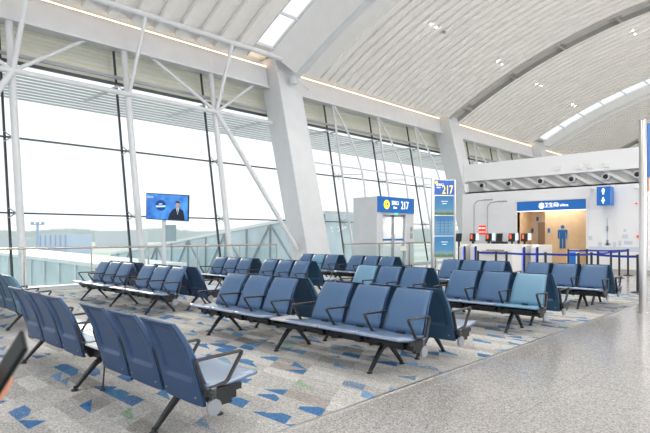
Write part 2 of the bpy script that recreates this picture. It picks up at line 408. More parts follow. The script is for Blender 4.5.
# ------------------------------------------------------------------ vaulted roof
def rz_(y): return 12.55-.022*(y-3)**2
YS = [16.5-(16.5+14)*k/44 for k in range(45)]
def nrm(y):
    d = -.044*(y-3); v = Vector((0, -d, 1)); return v.normalized()
def roof(x0, x1, pitch, depth, lab):
    nt = max(1, round((x1-x0)/pitch)); w = (x1-x0)/nt; mb = MB(); prof = []
    for i in range(nt):
        a = x0+i*w
        prof += [(a, .02), (a+.008, .02), (a+.010, -depth), (a+w*.35, -depth*.9), (a+w-.016, 0), (a+w-.014, .02)]
    prof.append((x1, 0)); k = len(prof)
    vs = []; fs = []
    for y in YS:
        nn = nrm(y)
        for x, h in prof: vs.append(Vector((x, y, rz_(y)))+nn*h)
    for y in YS:
        nn = nrm(y)
        for x in (x0, x1): vs.append(Vector((x, y, rz_(y)))+nn*.2)
    m = len(YS); T = m*k
    for j in range(m-1):
        for i in range(k-1): fs.append((j*k+i, j*k+i+1, (j+1)*k+i+1, (j+1)*k+i))
        fs.append((T+2*j, T+2*j+2, T+2*j+3, T+2*j+1))
        fs.append((j*k, (j+1)*k, T+2*j+2, T+2*j)); fs.append((j*k+k-1, T+2*j+1, T+2*j+3, (j+1)*k+k-1))
    fs.append(tuple(range(k))+(T+1, T)); fs.append(tuple(range((m-1)*k+k-1, (m-1)*k-1, -1))+(T+2*m-2, T+2*m-1))
    mb.add(vs, fs); return struct(mb.build('ceiling', M['ceil']), lab, 'ceiling')
roof(-8, 12.55, .8, .17, 'vaulted ceiling of overlapping pale panels, nearest bay')
roof(16.65, 27.7, .52, .10, 'vaulted ceiling of overlapping pale panels, second bay')
roof(28.7, 39.75, .55, .045, 'finely striped vaulted ceiling, third bay')
roof(43.9, 54.9, .55, .045, 'finely striped vaulted ceiling, fourth bay')
roof(55.9, 95, .8, .07, 'finely striped vaulted ceiling, far end')
def strip(xa, xb, off, th, m, lab, cat='trim', ys=YS):
    """a curved slab that follows the vault: offsets from the roof line"""
    mb = MB(); vs = []; fs = []
    for y in ys:
        nn = nrm(y)
        for x, h in ((xa, off), (xb, off), (xb, off+th), (xa, off+th)): vs.append(Vector((x, y, rz_(y)))+nn*h)
    k = len(ys)
    for j in range(k-1):
        for i in range(4): fs.append((j*4+i, j*4+(i+1) % 4, (j+1)*4+(i+1) % 4, (j+1)*4+i))
    fs.append((0,1,2,3)); fs.append((4*k-4, 4*k-3, 4*k-2, 4*k-1)); mb.add(vs, fs)
    return mb
def vgirder(xc, sw=1.0):
    vs = []; fs = []; prof = [(-1.15*sw, .15), (-1.15*sw, -.02), (-.12*sw, -.78*sw), (.12*sw, -.78*sw), (1.05*sw, -.02), (1.05*sw, .15)]
    ys = [16.1-(16.1+14)*k/44 for k in range(45)]
    for y in ys:
        nn = nrm(y)
        for x, h in prof: vs.append(Vector((xc+x, y, rz_(y)))+nn*h)
    k = 6
    for j in range(44):
        for i in range(k): fs.append((j*k+i, j*k+(i+1) % k, (j+1)*k+(i+1) % k, (j+1)*k+i))
    fs.append(tuple(range(k))); fs.append(tuple(range(44*k, 45*k)))
    trim(MB().add(vs, fs, False).build('t', M['white']), 'wide white roof girder following the vault', 'girder')
    pts = [Vector((xc, y, rz_(y)))+nrm(y)*-.84*sw for y in ys]
    trim(MB().tube(pts, .13*sw, 14).build('t', M['steel_white']), 'white keel tube under the roof girder', 'girder')
for xc, sw in ((14.6, 1), (41.8, .45)):
    vgirder(xc, sw)
    trim(strip(xc+1.1*sw, xc+1.98, -.04, .1, None, '').build('t', M['white']), 'smooth white panel strip beside the roof girder', 'panel')
    for a, b in ((xc-2.05, xc-1.15*sw),):
        wn += 1
        struct(strip(a, b, .12, .02, None, '').build('window_%d' % wn, M['glass']), 'narrow curved skylight beside the roof girder', 'window')
        mb = MB()
        for y in [15.9-1.4*k for k in range(20)]:
            c = Vector((0, y, rz_(y)))+nrm(y)*.03
            mb.box((a, c.y-.035, c.z-.05), (b, c.y+.035, c.z+.05))
        for y0, y1 in zip(YS[:-1], YS[1:]):
            for xx in (a+.03, b-.03):
                mb.tube([(xx, y0, rz_(y0)+.02), (xx, y1, rz_(y1)+.02)], .03, 4)
        trim(mb.build('t', M['steel_white']), 'white bars of the curved skylight')
for xc in (28.2, 55.4):
    trim(strip(xc-.5, xc+.5, .10, .1, None, '').build('t', M['ceil_grey']), 'grey recessed channel across the vault', 'channel')
    mb = MB()
    for xx, q in ((xc-.5, 1), (xc+.5, -1)):
        s2 = strip(xx-.02, xx+.02, -.14, .3, None, ''); mb.add(s2.v, s2.f)
    for k in range(12):
        y = 15.5-2.7*k; c = Vector((0, y, rz_(y)))
        mb.box((xc-.5, c.y-.06, c.z-.14), (xc+.5, c.y+.06, c.z+.12))
    trim(mb.build('t', M['steel']), 'edge trims of the grey ceiling channel')
struct(MB().box((95, -16, -.3), (95.4, 22, 13)).build('wall_far', M['wall']), 'distant pale end wall', 'wall')

# leaning main columns
def column(x0, label, zt=8.9):
    def ring(z):
        yf = 14.35+.245*z; w = .03*z/8; return [(x0+w, yf, z), (x0+1.3-w, yf, z), (x0+1.3-w, yf+.95+.02*z, z), (x0+w, yf+.95+.02*z, z)]
    o = MB().hexa(ring(0), ring(zt)).build('column', M['steel_white'], bevel=.02)
    mb = MB()
    for k in range(26):
        z = .3+k*.33
        for (fx, fyy) in ((x0+.08, 14.35+.245*z), (x0+1.22, 14.35+.245*z)):
            mb.box((fx-.012, fyy-.008, z-.012), (fx+.012, fyy+.01, z+.012))
        mb.box((x0+.03*z/8-.008, 14.35+.245*z+.08, z-.012), (x0+.03*z/8+.01, 14.35+.245*z+.105, z+.012))
    mb.build('rivets', M['frame_grey'], o)
    MB().box((x0-.08, 14.22, 0), (x0+1.38, 15.3, .06)).build('base_plate', M['frame_grey'], o)
    return tag(o, label, 'column', kind='structure')
column(14.0, 'wide white riveted column leaning outward behind the seats')
column(27.55, 'second white leaning column rising behind the washroom wall')
column(41.2, 'farthest white leaning column behind the washroom wall')
# bearing on top of the near column
o = MB().lathe((14.62, 15.98, 7.75), [(.16, 0), (.16, .3)], 14).tube([(14.62, 15.75, 7.9), (15.3, 15.8, 7.6)], .03, 6).build('t', M['steel_white']); trim(o, 'steel bearing where column meets girder')

# ------------------------------------------------------------------ balustrade
def balustrade(xs, label, y=14.6):
    t = thing('balustrade', label, 'railing', ((xs[0]+xs[-1])/2, y, 0)); ox = (xs[0]+xs[-1])/2
    MB().tube([(xs[0]-ox, 0, 1.12), (xs[-1]-ox, 0, 1.12)], .028, 10).build('handrail', M['rail'], t)
    for x in xs:
        MB().box((x-ox-.012, -.03, 0), (x-ox+.012, .03, 1.10)).box((x-ox-.05, -.06, 0), (x-ox+.05, .06, .012)).build('post', M['rail'], t)
    for a, b in zip(xs[:-1], xs[1:]):
        MB().box((a-ox+.05, -.006, .08), (b-ox-.05, .006, 1.02)).build('glass_panel', M['rail_glass'], t)
balustrade([-2.55, -.88, .79, 2.46, 4.13, 5.80, 7.47, 9.14, 10.81, 12.48], 'long glass balustrade behind the television, left of the leaning column')
balustrade([14.95, 17.1, 19.25, 21.4], 'glass balustrade in front of the gate doorway, right of the leaning column', 13.45)
o = MB().box((18.45, 13.40, .78), (18.95, 13.42, 1.0)).box((18.5, 13.40, 1.0), (18.53, 13.42, 1.1)).box((18.87, 13.40, 1.0), (18.90, 13.42, 1.1)).build('placard', M['white']); tag(o, 'small white placard hung on the balustrade below the doorway sign', 'sign')

# ------------------------------------------------------------------ benches
# local axes: +x the way the sitters face, y along the bench
PR = [(-.13, .25), (-.155, .36), (-.185, .47), (-.218, .58), (-.262, .69), (-.318, .79), (-.362, .855)]   # rear face of the shell
def hw(z): return .258-.026*max(0, (z-.45)/.4)**1.3
def shell_mesh(m, name):
    nx = 14; vs = []; fs = []; rows = []
    zs = []
    for i in range(len(PR)-1):
        for k in range(4):
            t = k/4; zs.append((PR[i][0]*(1-t)+PR[i+1][0]*t, PR[i][1]*(1-t)+PR[i+1][1]*t))
    zs.append(PR[-1])
    nr = len(zs)
    for side in (0, 1):
        for a, z in zs:
            for j in range(nx+1):
                u = -1+2*j/nx; y = u*hw(z); d = a
                edge = abs(u)
                d += .012*(edge**4)             # sides wrap forward
                if side == 0:
                    ins = max(0, 1-max(0, (abs(u)-.62)/.14)) if abs(u) < .76 else 0
                    wz = 1 if .455 < z < .80 else (0 if z < .415 or z > .84 else ((z-.415)/.04 if z < .455 else (.84-z)/.04))
                    d += .036*ins*max(0, min(1, wz))  # shallow recess with a ledge at its foot
                else: d += .028
                vs.append((d, y, z))
    W = nx+1
    for s_ in (0, 1):
        o = s_*nr*W
        for i in range(nr-1):
            for j in range(nx): fs.append((o+i*W+j, o+i*W+j+1, o+(i+1)*W+j+1, o+(i+1)*W+j))
    o = nr*W
    for i in range(nr-1):
        fs.append((i*W, (i+1)*W, o+(i+1)*W, o+i*W)); fs.append((i*W+nx, (i+1)*W+nx, o+(i+1)*W+nx, o+i*W+nx))
    for j in range(nx):
        fs.append((j, j+1, o+j+1, o+j)); q = (nr-1)*W; fs.append((q+j, q+j+1, o+q+j+1, o+q+j))
    return MB().add(vs, fs, False)
def bolts_mesh():
    mb = MB()
    for y in (0,):
        for z in (.31,): mb.tube([(-.15, y, z), (-.138, y, z)], .008, 8)
    return mb
def cush_mesh():
    nx = 10; zs = []
    src = [(-.085, .40), (-.115, .47), (-.15, .56), (-.196, .67), (-.25, .765), (-.302, .835), (-.320, .852)]
    vs = []; fs = []; W = nx+1; nr = len(src)
    for side in (0, 1):
        for i, (a, z) in enumerate(src):
            for j in range(nx+1):
                u = -1+2*j/nx; y = u*(hw(z)-.004)
                d = a-.012 if side == 0 else a+.018*(1-abs(u)**6)*(1 if 0 < i < nr-1 else .4)
                vs.append((d, y, z))
    for s_ in (0, 1):
        o = s_*nr*W
        for i in range(nr-1):
            for j in range(nx): fs.append((o+i*W+j, o+i*W+j+1, o+(i+1)*W+j+1, o+(i+1)*W+j))
    o = nr*W
    for i in range(nr-1):
        fs.append((i*W, (i+1)*W, o+(i+1)*W, o+i*W)); fs.append((i*W+nx, (i+1)*W+nx, o+(i+1)*W+nx, o+i*W+nx))
    for j in range(nx):
        fs.append((j, j+1, o+j+1, o+j)); q = (nr-1)*W; fs.append((q+j, q+j+1, o+q+j+1, o+q+j))
    return MB().add(vs, fs, True)
def seat_mesh():
    top = [(-.10, .405), (-.04, .392), (.06, .395), (.17, .412), (.27, .428), (.33, .428), (.352, .412)]
    bot = [(-.10, .372), (-.04, .355), (.06, .355), (.17, .372), (.27, .392), (.33, .398), (.345, .402)]
    nx = 10; W = nx+1; nr = len(top); vs = []; fs = []
    for side, pr in ((0, bot), (1, top)):
        for a, z in pr:
            for j in range(W):
                u = -1+2*j/nx; vs.append((a, u*.274, z+(.008*abs(u)**3 if side else 0)))
    for s_ in (0, 1):
        o = s_*nr*W
        for i in range(nr-1):
            for j in range(nx): fs.append((o+i*W+j, o+i*W+j+1, o+(i+1)*W+j+1, o+(i+1)*W+j))
    o = nr*W
    for i in range(nr-1):
        fs.append((i*W, (i+1)*W, o+(i+1)*W, o+i*W)); fs.append((i*W+nx, (i+1)*W+nx, o+(i+1)*W+nx, o+i*W+nx))
    for j in range(nx):
        fs.append((j, j+1, o+j+1, o+j)); q = (nr-1)*W; fs.append((q+j, q+j+1, o+q+j+1, o+q+j))
    return MB().add(vs, fs, True)
def rounded(pts, r=.03, k=4):
    out = []; n = len(pts); P = [Vector(p) for p in pts]
    for i in range(n):
        a, b, c = P[i-1], P[i], P[(i+1) % n]; p = b+(a-b).normalized()*r; q = b+(c-b).normalized()*r
        for j in range(k+1):
            t = j/k; out.append(p*(1-t)**2+b*2*t*(1-t)+q*t**2)
    return out
def arm_mesh():
    pts = rounded([(-.20, 0, .595), (.20, 0, .605), (.06, 0, .40), (-.13, 0, .375)], .03)
    return MB().tube(pts, .0125, 8, closed=True, sx=1.5)
def bracket_mesh():
    mb = MB().box((-.13, -.016, .33), (.18, .016, .375)).hexa([(-.07, -.02, .25), (.09, -.02, .25), (.09, .02, .25), (-.07, .02, .25)], [(-.12, -.02, .375), (.08, -.02, .375), (.08, .02, .375), (-.12, .02, .375)])
    mb.box((.08, -.02, .28), (.13, .02, .34)); return mb
SEATS = [(-1, k) for k in range(3)]+[(1, k) for k in range(3)]
ys_seat = [-(.495+.57*k) for k in (2, 1, 0)]+[.495+.57*k for k in (0, 1, 2)]
ys_arm = [-(.21+.57*k) for k in (3, 2, 1, 0)]+[.21+.57*k for k in (0, 1, 2, 3)]
shell_var = {k: shell_mesh(None, '') for k in ('shell', 'shell_teal', 'shell_light')}
def mk(mb, name, m, parent, y, bevel=0):
    o = mb.build(name, m, parent, bevel); o.location = (0, y, 0); return o
proto = {}
def mesh_once(key, fn, m, bevel=0):
    if key not in proto:
        o = fn().build(key, m, None, bevel); proto[key] = o.data.copy(); bpy.data.objects.remove(o)
    return proto[key]
def put(name, me, parent, y=0, x=0, bev=0):
    o = bpy.data.objects.new(name, me); C.objects.link(o); o.parent = parent; o.location = (x, y, 0)
    if bev:
        b = o.modifiers.new('bevel', 'BEVEL'); b.width = bev; b.segments = 2; b.limit_method = 'ANGLE'; b.angle_limit = R(40)
    return o
BG = 'six-seat airport benches on the patterned carpet'
def bench(x, y, rz, label, light=(), teal=False):
    t = thing('waiting_bench', label, 'bench', (x, y, 0), rz, BG)
    for i, yy in enumerate(ys_seat):
        lt = i in light
        sk = 'shell_light' if lt else ('shell_teal' if teal else 'shell')
        o = put('backrest', mesh_once(sk, lambda: shell_mesh(None, ''), M[sk]), t, yy)
        c = put('back_cushion', mesh_once('cush'+('l' if lt else ''), cush_mesh, M['cushion_light' if lt else 'cushion']), o)
        for by in (-.2, .2): put('shell_bolt', mesh_once('bolts', bolts_mesh, M['cap']), o, by)
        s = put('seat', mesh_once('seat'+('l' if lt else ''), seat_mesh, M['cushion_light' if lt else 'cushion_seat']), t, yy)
        if lt: o['label'] = 'paler blue backrest'; s['label'] = 'paler blue seat'
        put('seat_support', mesh_once('supp', lambda: MB().box((-.10, -.22, .325), (.19, .22, .356)).box((.10, -.20, .28), (.16, -.12, .31)).box((.10, .12, .28), (.16, .20, .31)).box((-.13, -.05, .28), (-.06, .05, .42)), M['chair_metal']), s)
    for yy in ys_arm:
        a = put('armrest', mesh_once('arm', arm_mesh, M['arm_metal']), t, yy)
        put('armrest_bracket', mesh_once('brk', bracket_mesh, M['chair_metal']), a)
    put('beam', mesh_once('beam', lambda: MB().box((-.045, -1.93, .255), (.045, 1.93, .325)).box((.09, -1.90, .275), (.12, 1.90, .32)), M['chair_metal']), t, bev=.006)
    for s in (-1, 1):
        put('end_cap', mesh_once('cap%d' % s, lambda: MB().tube([(-.06, s*1.925, .248), (-.06, s*1.95, .248)], .058, 20).box((-.08, s*1.925, .29), (-.04, s*1.94, .385)), M['cap']), t)
    for yy in (-1.5, 0, 1.5):
        for s in (-1, 1):
            def legf(s=s):
                mb = MB()
                A = [(0, .29), (s*.09, .235), (s*.19, .13), (s*.275, .035)]; w = [.034, .03, .024, .018]; th = [.03, .024, .02, .017]
                for i in range(3):
                    (x0, z0), (x1, z1) = A[i], A[i+1]; d = Vector((x1-x0, 0, z1-z0)).normalized(); q = Vector((-d.z, 0, d.x))
                    def ring(x, z, ww, tt): c = Vector((x, 0, z)); return [c-q*ww/1.6+Vector((0, -tt, 0)), c+q*ww/1.6+Vector((0, -tt, 0)), c+q*ww/1.6+Vector((0, tt, 0)), c-q*ww/1.6+Vector((0, tt, 0))]
                    mb.hexa(ring(x0, z0, w[i], th[i]), ring(x1, z1, w[i+1], th[i+1]))
                return mb
            l = put('leg', mesh_once('leg%d' % s, legf, M['chair_metal']), t, yy)
            put('foot', mesh_once('foot%d' % s, lambda s=s: MB().lathe((s*.285, 0, .009), [(.032, 0), (.032, .012), (.014, .02), (.012, .045)], 12), M['chair_metal']), l)
    put('side_table', mesh_once('tab', lambda: MB().box((-.12, -.185, .375), (.24, .185, .398)), M['table']), t, bev=.008)
    return t
Y1, Y2 = 4.95, 10.45
P_ = math.pi
b1 = bench(2.13, 5.03, 0, 'front left bench with its blue backs to the camera, nearest of all')
bench(2.60, 10.47, 0, 'bench cut off by the left picture edge, its backs to the camera, nearest seat paler', light=(0,), teal=True)
b2 = bench(4.51, Y1, P_, 'bench across the aisle facing the camera, the nearest one with seats in view')
bench(5.38, Y1, 0, 'bench standing back to back behind the nearest camera-facing bench', teal=True)
bench(4.81, Y2, P_, 'bench below the television, seats towards the camera')
bench(5.68, Y2, 0, 'bench back to back behind the one below the television')
bench(7.69, Y1, P_, 'middle bench facing the camera with a paler seat at each end', light=(0, 5))
bench(8.58, Y1, 0, 'bench back to back behind the middle one with paler end seats', teal=True)
bench(8.02, Y2, P_, 'camera-facing bench directly left of the middle one, behind the television bench')
bench(8.88, Y2, 0, 'bench hidden back to back behind the middle left bench', teal=True)
bench(11.05, 5.05, P_, 'camera-facing bench by the blue totem, farthest on the right along the walkway')
bench(11.92, 5.05, 0, 'rearmost bench at the right, facing the belt posts', teal=True)
bench(11.35, 10.5, P_, 'far bench in front of the leaning column with one paler seat', light=(1,))
bench(12.22, 10.5, 0, 'farthest bench, back to back, in front of the gate doorway', teal=True)
cp = at(102.5, 4.83) - Vector((2.13, 5.03, 0))
MB().tube([cp+Vector((0, 0, .012)), cp+Vector((.01, 0, .12)), cp+Vector((.035, .02, .33)), Vector((.06, cp.y+.02, .38))], .008, 8).lathe(cp+Vector((0, 0, .009)), [(.022, 0), (.02, .03), (.01, .045)], 10).build('power_cable', M['black'], b1)
# ------------------------------------------------------------------ television on its post
d = 14.7; p = at(163.5, d)
tv = thing('television_stand', 'television on a white floor post showing a newsreader, behind the far left benches', 'television', (p.x, p.y, .009))
tv.rotation_euler = (0, 0, math.atan2(RT.y, RT.x)+R(-6))      # local +x runs right in the picture, -y faces the camera
MB().tube([(0, .03, 0), (0, .03, 2.2)], .055, 16).build('pole', M['steel_white'], tv)
MB().lathe((0, .03, 0), [(.24, 0), (.24, .015), (.07, .03)], 24).build('base', M['steel_white'], tv)
mb = MB().box((.05, .01, 1.28), (.34, .10, 1.74)); mb.build('media_box', mat('media_box_grey', srgb(150, 176, 186), .4), tv, .01)
fr = MB().box((-.62, -.03, -.37), (.62, .05, .37)).build('television', M['bezel'], tv, .008)
fr.location = (.14, -.05, 2.24); fr.rotation_euler = (R(6), R(3.5), 0)
def screen_mat():
    m = bpy.data.materials.new('news_screen'); m.use_nodes = True; nt = m.node_tree; n = nt.nodes; b = n['Principled BSDF']
    tc = n.new('ShaderNodeTexCoord'); nz = n.new('ShaderNodeTexNoise'); nz.inputs['Scale'].default_value = 3; nt.links.new(tc.outputs['Object'], nz.inputs['Vector'])
    r = n.new('ShaderNodeValToRGB'); e = r.color_ramp.elements; e[0].position = .3; e[0].color = (*srgb(18, 84, 172), 1); e[1].position = .7; e[1].color = (*srgb(74, 152, 226), 1)
    nt.links.new(nz.outputs['Fac'], r.inputs[0]); b.inputs['Base Color'].default_value = (.01, .01, .02, 1); b.inputs['Roughness'].default_value = .2
    nt.links.new(r.outputs[0], b.inputs['Emission Color']); b.inputs['Emission Strength'].default_value = .85; return m
def emi(name, c, s=.8): return mat(name, tuple(x*.1 for x in c), .3, emit=c, es=s)
sc = MB().box((-.60, -.036, -.35), (.60, -.03, .35)).build('screen', screen_mat(), fr)
def disc(cx, cz, rx, rz2, y, n=28): return [(cx+rx*math.cos(2*math.pi*i/n), y, cz+rz2*math.sin(2*math.pi*i/n)) for i in range(n)]
g = MB().prism(disc(-.18, .04, .15, .15, -.037), (0, -.001, 0)); g.cur = 1
g.prism([(-.32, -.039, .03), (-.04, -.039, .05), (-.04, -.039, .0), (-.32, -.039, -.02)], (0, -.001, 0)).prism([(-.24, -.039, .09), (-.14, -.039, .10), (-.14, -.039, .07), (-.24, -.039, .06)], (0, -.001, 0))
g.build('globe_logo', [emi('globe_blue', srgb(10, 60, 140), .7), emi('logo_white', srgb(200, 230, 255), .7)], fr)
g = MB(); y = -.037
g.prism([(.03, y, -.345), (.08, y, -.17), (.16, y, -.06), (.26, y, -.01), (.36, y, -.01), (.47, y, -.07), (.50, y, -.2), (.52, y, -.345)], (0, -.001, 0)); g.cur = 1
g.prism([(.27, y-.001, .0), (.35, y-.001, .0), (.345, y-.001, -.06), (.31, y-.001, -.2), (.275, y-.001, -.06)], (0, -.001, 0)); g.cur = 2
g.prism(disc(.31, .09, .055, .08, y-.001), (0, -.001, 0)).prism([(.285, y-.001, .03), (.335, y-.001, .03), (.335, y-.001, -.02), (.285, y-.001, -.02)], (0, -.001, 0)); g.cur = 0
g.prism([(.25, y-.003, .09), (.25, y-.003, .16), (.28, y-.003, .185), (.34, y-.003, .185), (.37, y-.003, .16), (.37, y-.003, .09), (.352, y-.003, .135), (.268, y-.003, .135)], (0, -.001, 0)); g.cur = 3
g.prism([(.302, y-.003, -.02), (.318, y-.003, -.02), (.322, y-.003, -.15), (.298, y-.003, -.15)], (0, -.001, 0))
g.build('newsreader_picture', [emi('suit', (.006, .012, .03), .8), emi('shirt_white', (.7, .75, .8), .6), emi('face', srgb(190, 150, 135), .7), emi('tie', (.02, .08, .25), .6)], fr)
text('NEWS', .07, emi('caption', (.6, .8, 1), .7), fr, (-.5, -.04, .26), (R(90), 0, 0), 'channel_caption')

# ------------------------------------------------------------------ gate doorway
gx0, gx1, gyy, gz = 17.75, 20.55, 14.1, 3.12
t = thing('gate_doorway', 'white gate doorway to the jet bridge under a blue 217 sign', 'doorway', (gx0, gyy, 0))
W_, D_ = gx1-gx0, 1.35
mb = MB().box((0, 0, 0), (.42, D_, gz)).box((W_-.62, 0, 0), (W_, D_, gz)).box((.42, 0, 2.40), (W_-.62, D_, gz)).box((-.0, .02, gz), (W_, D_, gz+.03))

mb.build('frame', M['steel_white'], t, .01)
MB().box((.02, -.06, 2.47), (W_-.05, 0, gz+.05)).build('sign_board', M['sign_blue'], t, .01)
sb = t
mb = MB().prism([(.62+.2*math.cos(a*math.pi/12), -.065, 2.82+.2*math.sin(a*math.pi/12)) for a in range(24)], (0, -.006, 0)); mb.build('yellow_disc', M['sign_yellow'], t)
mb = MB().prism([(.55, -.073, 2.74), (.70, -.073, 2.80), (.72, -.073, 2.90), (.66, -.073, 2.92), (.60, -.073, 2.83)], (0, -.003, 0)); mb.build('boarding_icon', M['sign_blue'], t)
text('登机口', .20, M['sign_white'], t, (1.25, -.065, 2.90), (R(90), 0, 0), sx=.9); text('Gate', .15, M['sign_white'], t, (1.25, -.065, 2.70), (R(90), 0, 0))
text('217', .50, M['sign_white'], t, (1.98, -.065, 2.81), (R(90), 0, 0), sx=.8)
for i, (a, b) in enumerate(((.43, 1.29), (1.31, W_-.63))):
    dd = MB().box((a, .1, .02), (a+.07, .15, 2.38)).box((b-.07, .1, .02), (b, .15, 2.38)).box((a, .1, 2.3), (b, .15, 2.38)).box((a, .1, .02), (b, .15, .14)).build('door', M['frame_grey'], t)
    MB().box((a+.07, .12, .14), (b-.07, .13, 2.3)).build('pane', M['door_glass'], dd)
    hx = b-.1 if i == 0 else a+.1
    MB().tube([(hx, .06, .9), (hx, .06, 1.5)], .018, 8).tube([(hx, .06, .95), (hx, .11, .95)], .01, 6).tube([(hx, .06, 1.45), (hx, .11, 1.45)], .01, 6).build('door_handle', M['steel'], dd)
    mb = MB().box((a+.07, .11, 1.22), (b-.07, .118, 1.30)); mb.build('blue_safety_band', M['sign_blue'], dd)
MB().box((1.30, -.02, 2.40), (1.50, .0, 2.52)).build('exit_light', M['green'], t)
MB().box((W_-.30, -.03, 1.3), (W_-.14, 0, 1.55)).box((W_-.28, -.03, 1.65), (W_-.16, 0, 1.85)).build('card_reader', M['frame_grey'], t)

# ------------------------------------------------------------------ totem 217
p = at(444, 15.6)
t = thing('gate_totem', 'tall blue gate totem with yellow 217 and three screens', 'sign', (p.x, p.y, .009), math.atan2(RT.y, RT.x)+R(4))
tw = .335
MB().box((-tw-.03, -.02, 0), (-tw+.03, .16, 3.16)).box((tw-.02, -.02, 0), (tw+.02, .16, 3.12)).box((-tw, .01, .75), (tw, .15, 3.12)).build('housing', M['steel'], t, .008)
MB().box((-tw-.1, -.1, 0), (tw+.1, .24, .02)).build('base', M['steel'], t)
MB().box((-tw+.04, -.02, 2.66), (tw-.03, .01, 3.10)).build('number_panel', mat('totem_blue', srgb(12, 70, 150), .3, emit=srgb(12, 70, 150), es=.6), t)
text('217', .36, M['sign_yellow'], t, (.10, -.023, 2.80), (R(90), 0, 0), sx=.62); text('登机口', .075, M['sign_white'], t, (-.13, -.023, 2.96), (R(90), 0, 0)); text('Gate', .06, M['sign_white'], t, (-.17, -.023, 2.88), (R(90), 0, 0))
MB().prism([(-.24+.045*math.cos(a*math.pi/8), -.02, 3.02+.045*math.sin(a*math.pi/8)) for a in range(16)], (0, -.005, 0)).build('yellow_disc', M['sign_yellow'], t)
def poster(z0, z1, kind):
    m = bpy.data.materials.new('poster_'+kind); m.use_nodes = True; nt = m.node_tree; n = nt.nodes; b = n['Principled BSDF']
    tc = n.new('ShaderNodeTexCoord'); sx = n.new('ShaderNodeSeparateXYZ'); nt.links.new(tc.outputs['Object'], sx.inputs[0])
    mr = n.new('ShaderNodeMapRange'); mr.inputs['From Min'].default_value = z0; mr.inputs['From Max'].default_value = z1; nt.links.new(sx.outputs[2], mr.inputs['Value'])
    nz = n.new('ShaderNodeTexNoise'); nz.inputs['Scale'].default_value = 14; nt.links.new(tc.outputs['Object'], nz.inputs['Vector'])
    ad = n.new('ShaderNodeMath'); ad.operation = 'MULTIPLY_ADD'; nt.links.new(nz.outputs['Fac'], ad.inputs[0]); ad.inputs[1].default_value = .25; nt.links.new(mr.outputs[0], ad.inputs[2])
    r = n.new('ShaderNodeValToRGB'); e = r.color_ramp.elements
    if kind == 'city': cols = ((.10, (60, 110, 90)), (.22, (120, 160, 90)), (.32, (150, 190, 210)), (.45, (90, 170, 220)), (1.0, (60, 150, 215)))
    else: cols = ((.1, (100, 175, 225)), (.5, (140, 195, 230)), (.8, (120, 185, 228)), (.9, (90, 160, 215)), (1, (70, 150, 215)))
    e[0].position = cols[0][0]; e[0].color = (*srgb(*cols[0][1]), 1); e[1].position = 1; e[1].color = (*srgb(*cols[-1][1]), 1)
    for q, c in cols[1:-1]: x = e.new(q); x.color = (*srgb(*c), 1)
    nt.links.new(ad.outputs[0], r.inputs[0]); b.inputs['Base Color'].default_value = (.02, .03, .04, 1)
    nt.links.new(r.outputs[0], b.inputs['Emission Color']); b.inputs['Emission Strength'].default_value = .42; return m
for z0, z1, k in ((2.06, 2.63, 'city'), (1.44, 2.03, 'info'), (.80, 1.41, 'city')):
    s_ = MB().box((-tw+.05, -.016, z0), (tw-.04, .01, z1)).build('screen', poster(z0, z1, k), t)
    mb = MB()
    if k == 'info':
        for i in range(5): mb.box((-.22, -.02, z1-.14-i*.085), (.22, -.016, z1-.148-i*.085))
        for x in (-.12, .0, .12): mb.box((x-.006, -.02, z0+.08), (x+.006, -.016, z1-.08))
        mb.build('timetable_lines', mat('ink_blue', srgb(30, 80, 140), .5), s_)
    else:
        for i in range(2): mb.box((-.09+.03*i, -.02, z1-.16-i*.07), (.11-.03*i, -.016, z1-.168-i*.07))
        mb.build('poster_lines', M['sign_white'], s_)

# ------------------------------------------------------------------ washroom wall
WX = 22.5; YL = 12.75; TOP = 4.82
ry0, ry1, rz1 = 7.08, 9.95, 2.94
t = MB()
t.box((WX, ry1, 0), (WX+.25, YL-.25, 3.5)); t.box((WX, -16, 0), (WX+.25, ry0, 3.5)); t.box((WX, ry0, rz1), (WX+.25, ry1, 3.5))
t.cur = 1; t.box((WX+.26, -16, 3.5), (WX+.6, YL-.3, 4.02)); t.cur = 0                                   # back of the recess, its grey painted in as shadow behind the fins
t.box((WX-.0, -16, 4.02), (WX+.6, YL-.25, TOP)); t.box((WX, -16, 3.44), (WX+.6, YL-.25, 3.5))
arc = [(WX+.25-.25*math.cos(a*math.pi/16), YL-.25+.25*math.sin(a*math.pi/16), 0) for a in range(9)]+[(WX+2.2, YL, 0), (WX+2.2, YL-.25, 0)]
t.prism(arc, (0, 0, 3.5)); t.prism([(x, y, 3.98) for x, y, z in arc], (0, 0, TOP-3.98)); t.prism([(WX+.3+(x-WX)*.9, y-.12, 3.4) for x, y, z in arc], (0, 0, .7))
t.box((WX+.6, -16, 4.0), (WX+2.2, YL-.25, TOP)); t.box((WX+2.0, -16, 0), (WX+2.2, YL-.2, 4.0))
wl = struct(t.build('wall_right', [M['wall'], mat('duct_shade_grey', (.58, .58, .58), .6)]), 'long white washroom wall with a slotted air duct band', 'wall')
struct(MB().box((WX-.02, -16, 0), (WX, ry0, .14)).box((WX-.02, ry1, 0), (WX, YL-.25, .14)).build('baseboard_right', M['skirt']), 'grey skirting of the washroom wall', 'baseboard')
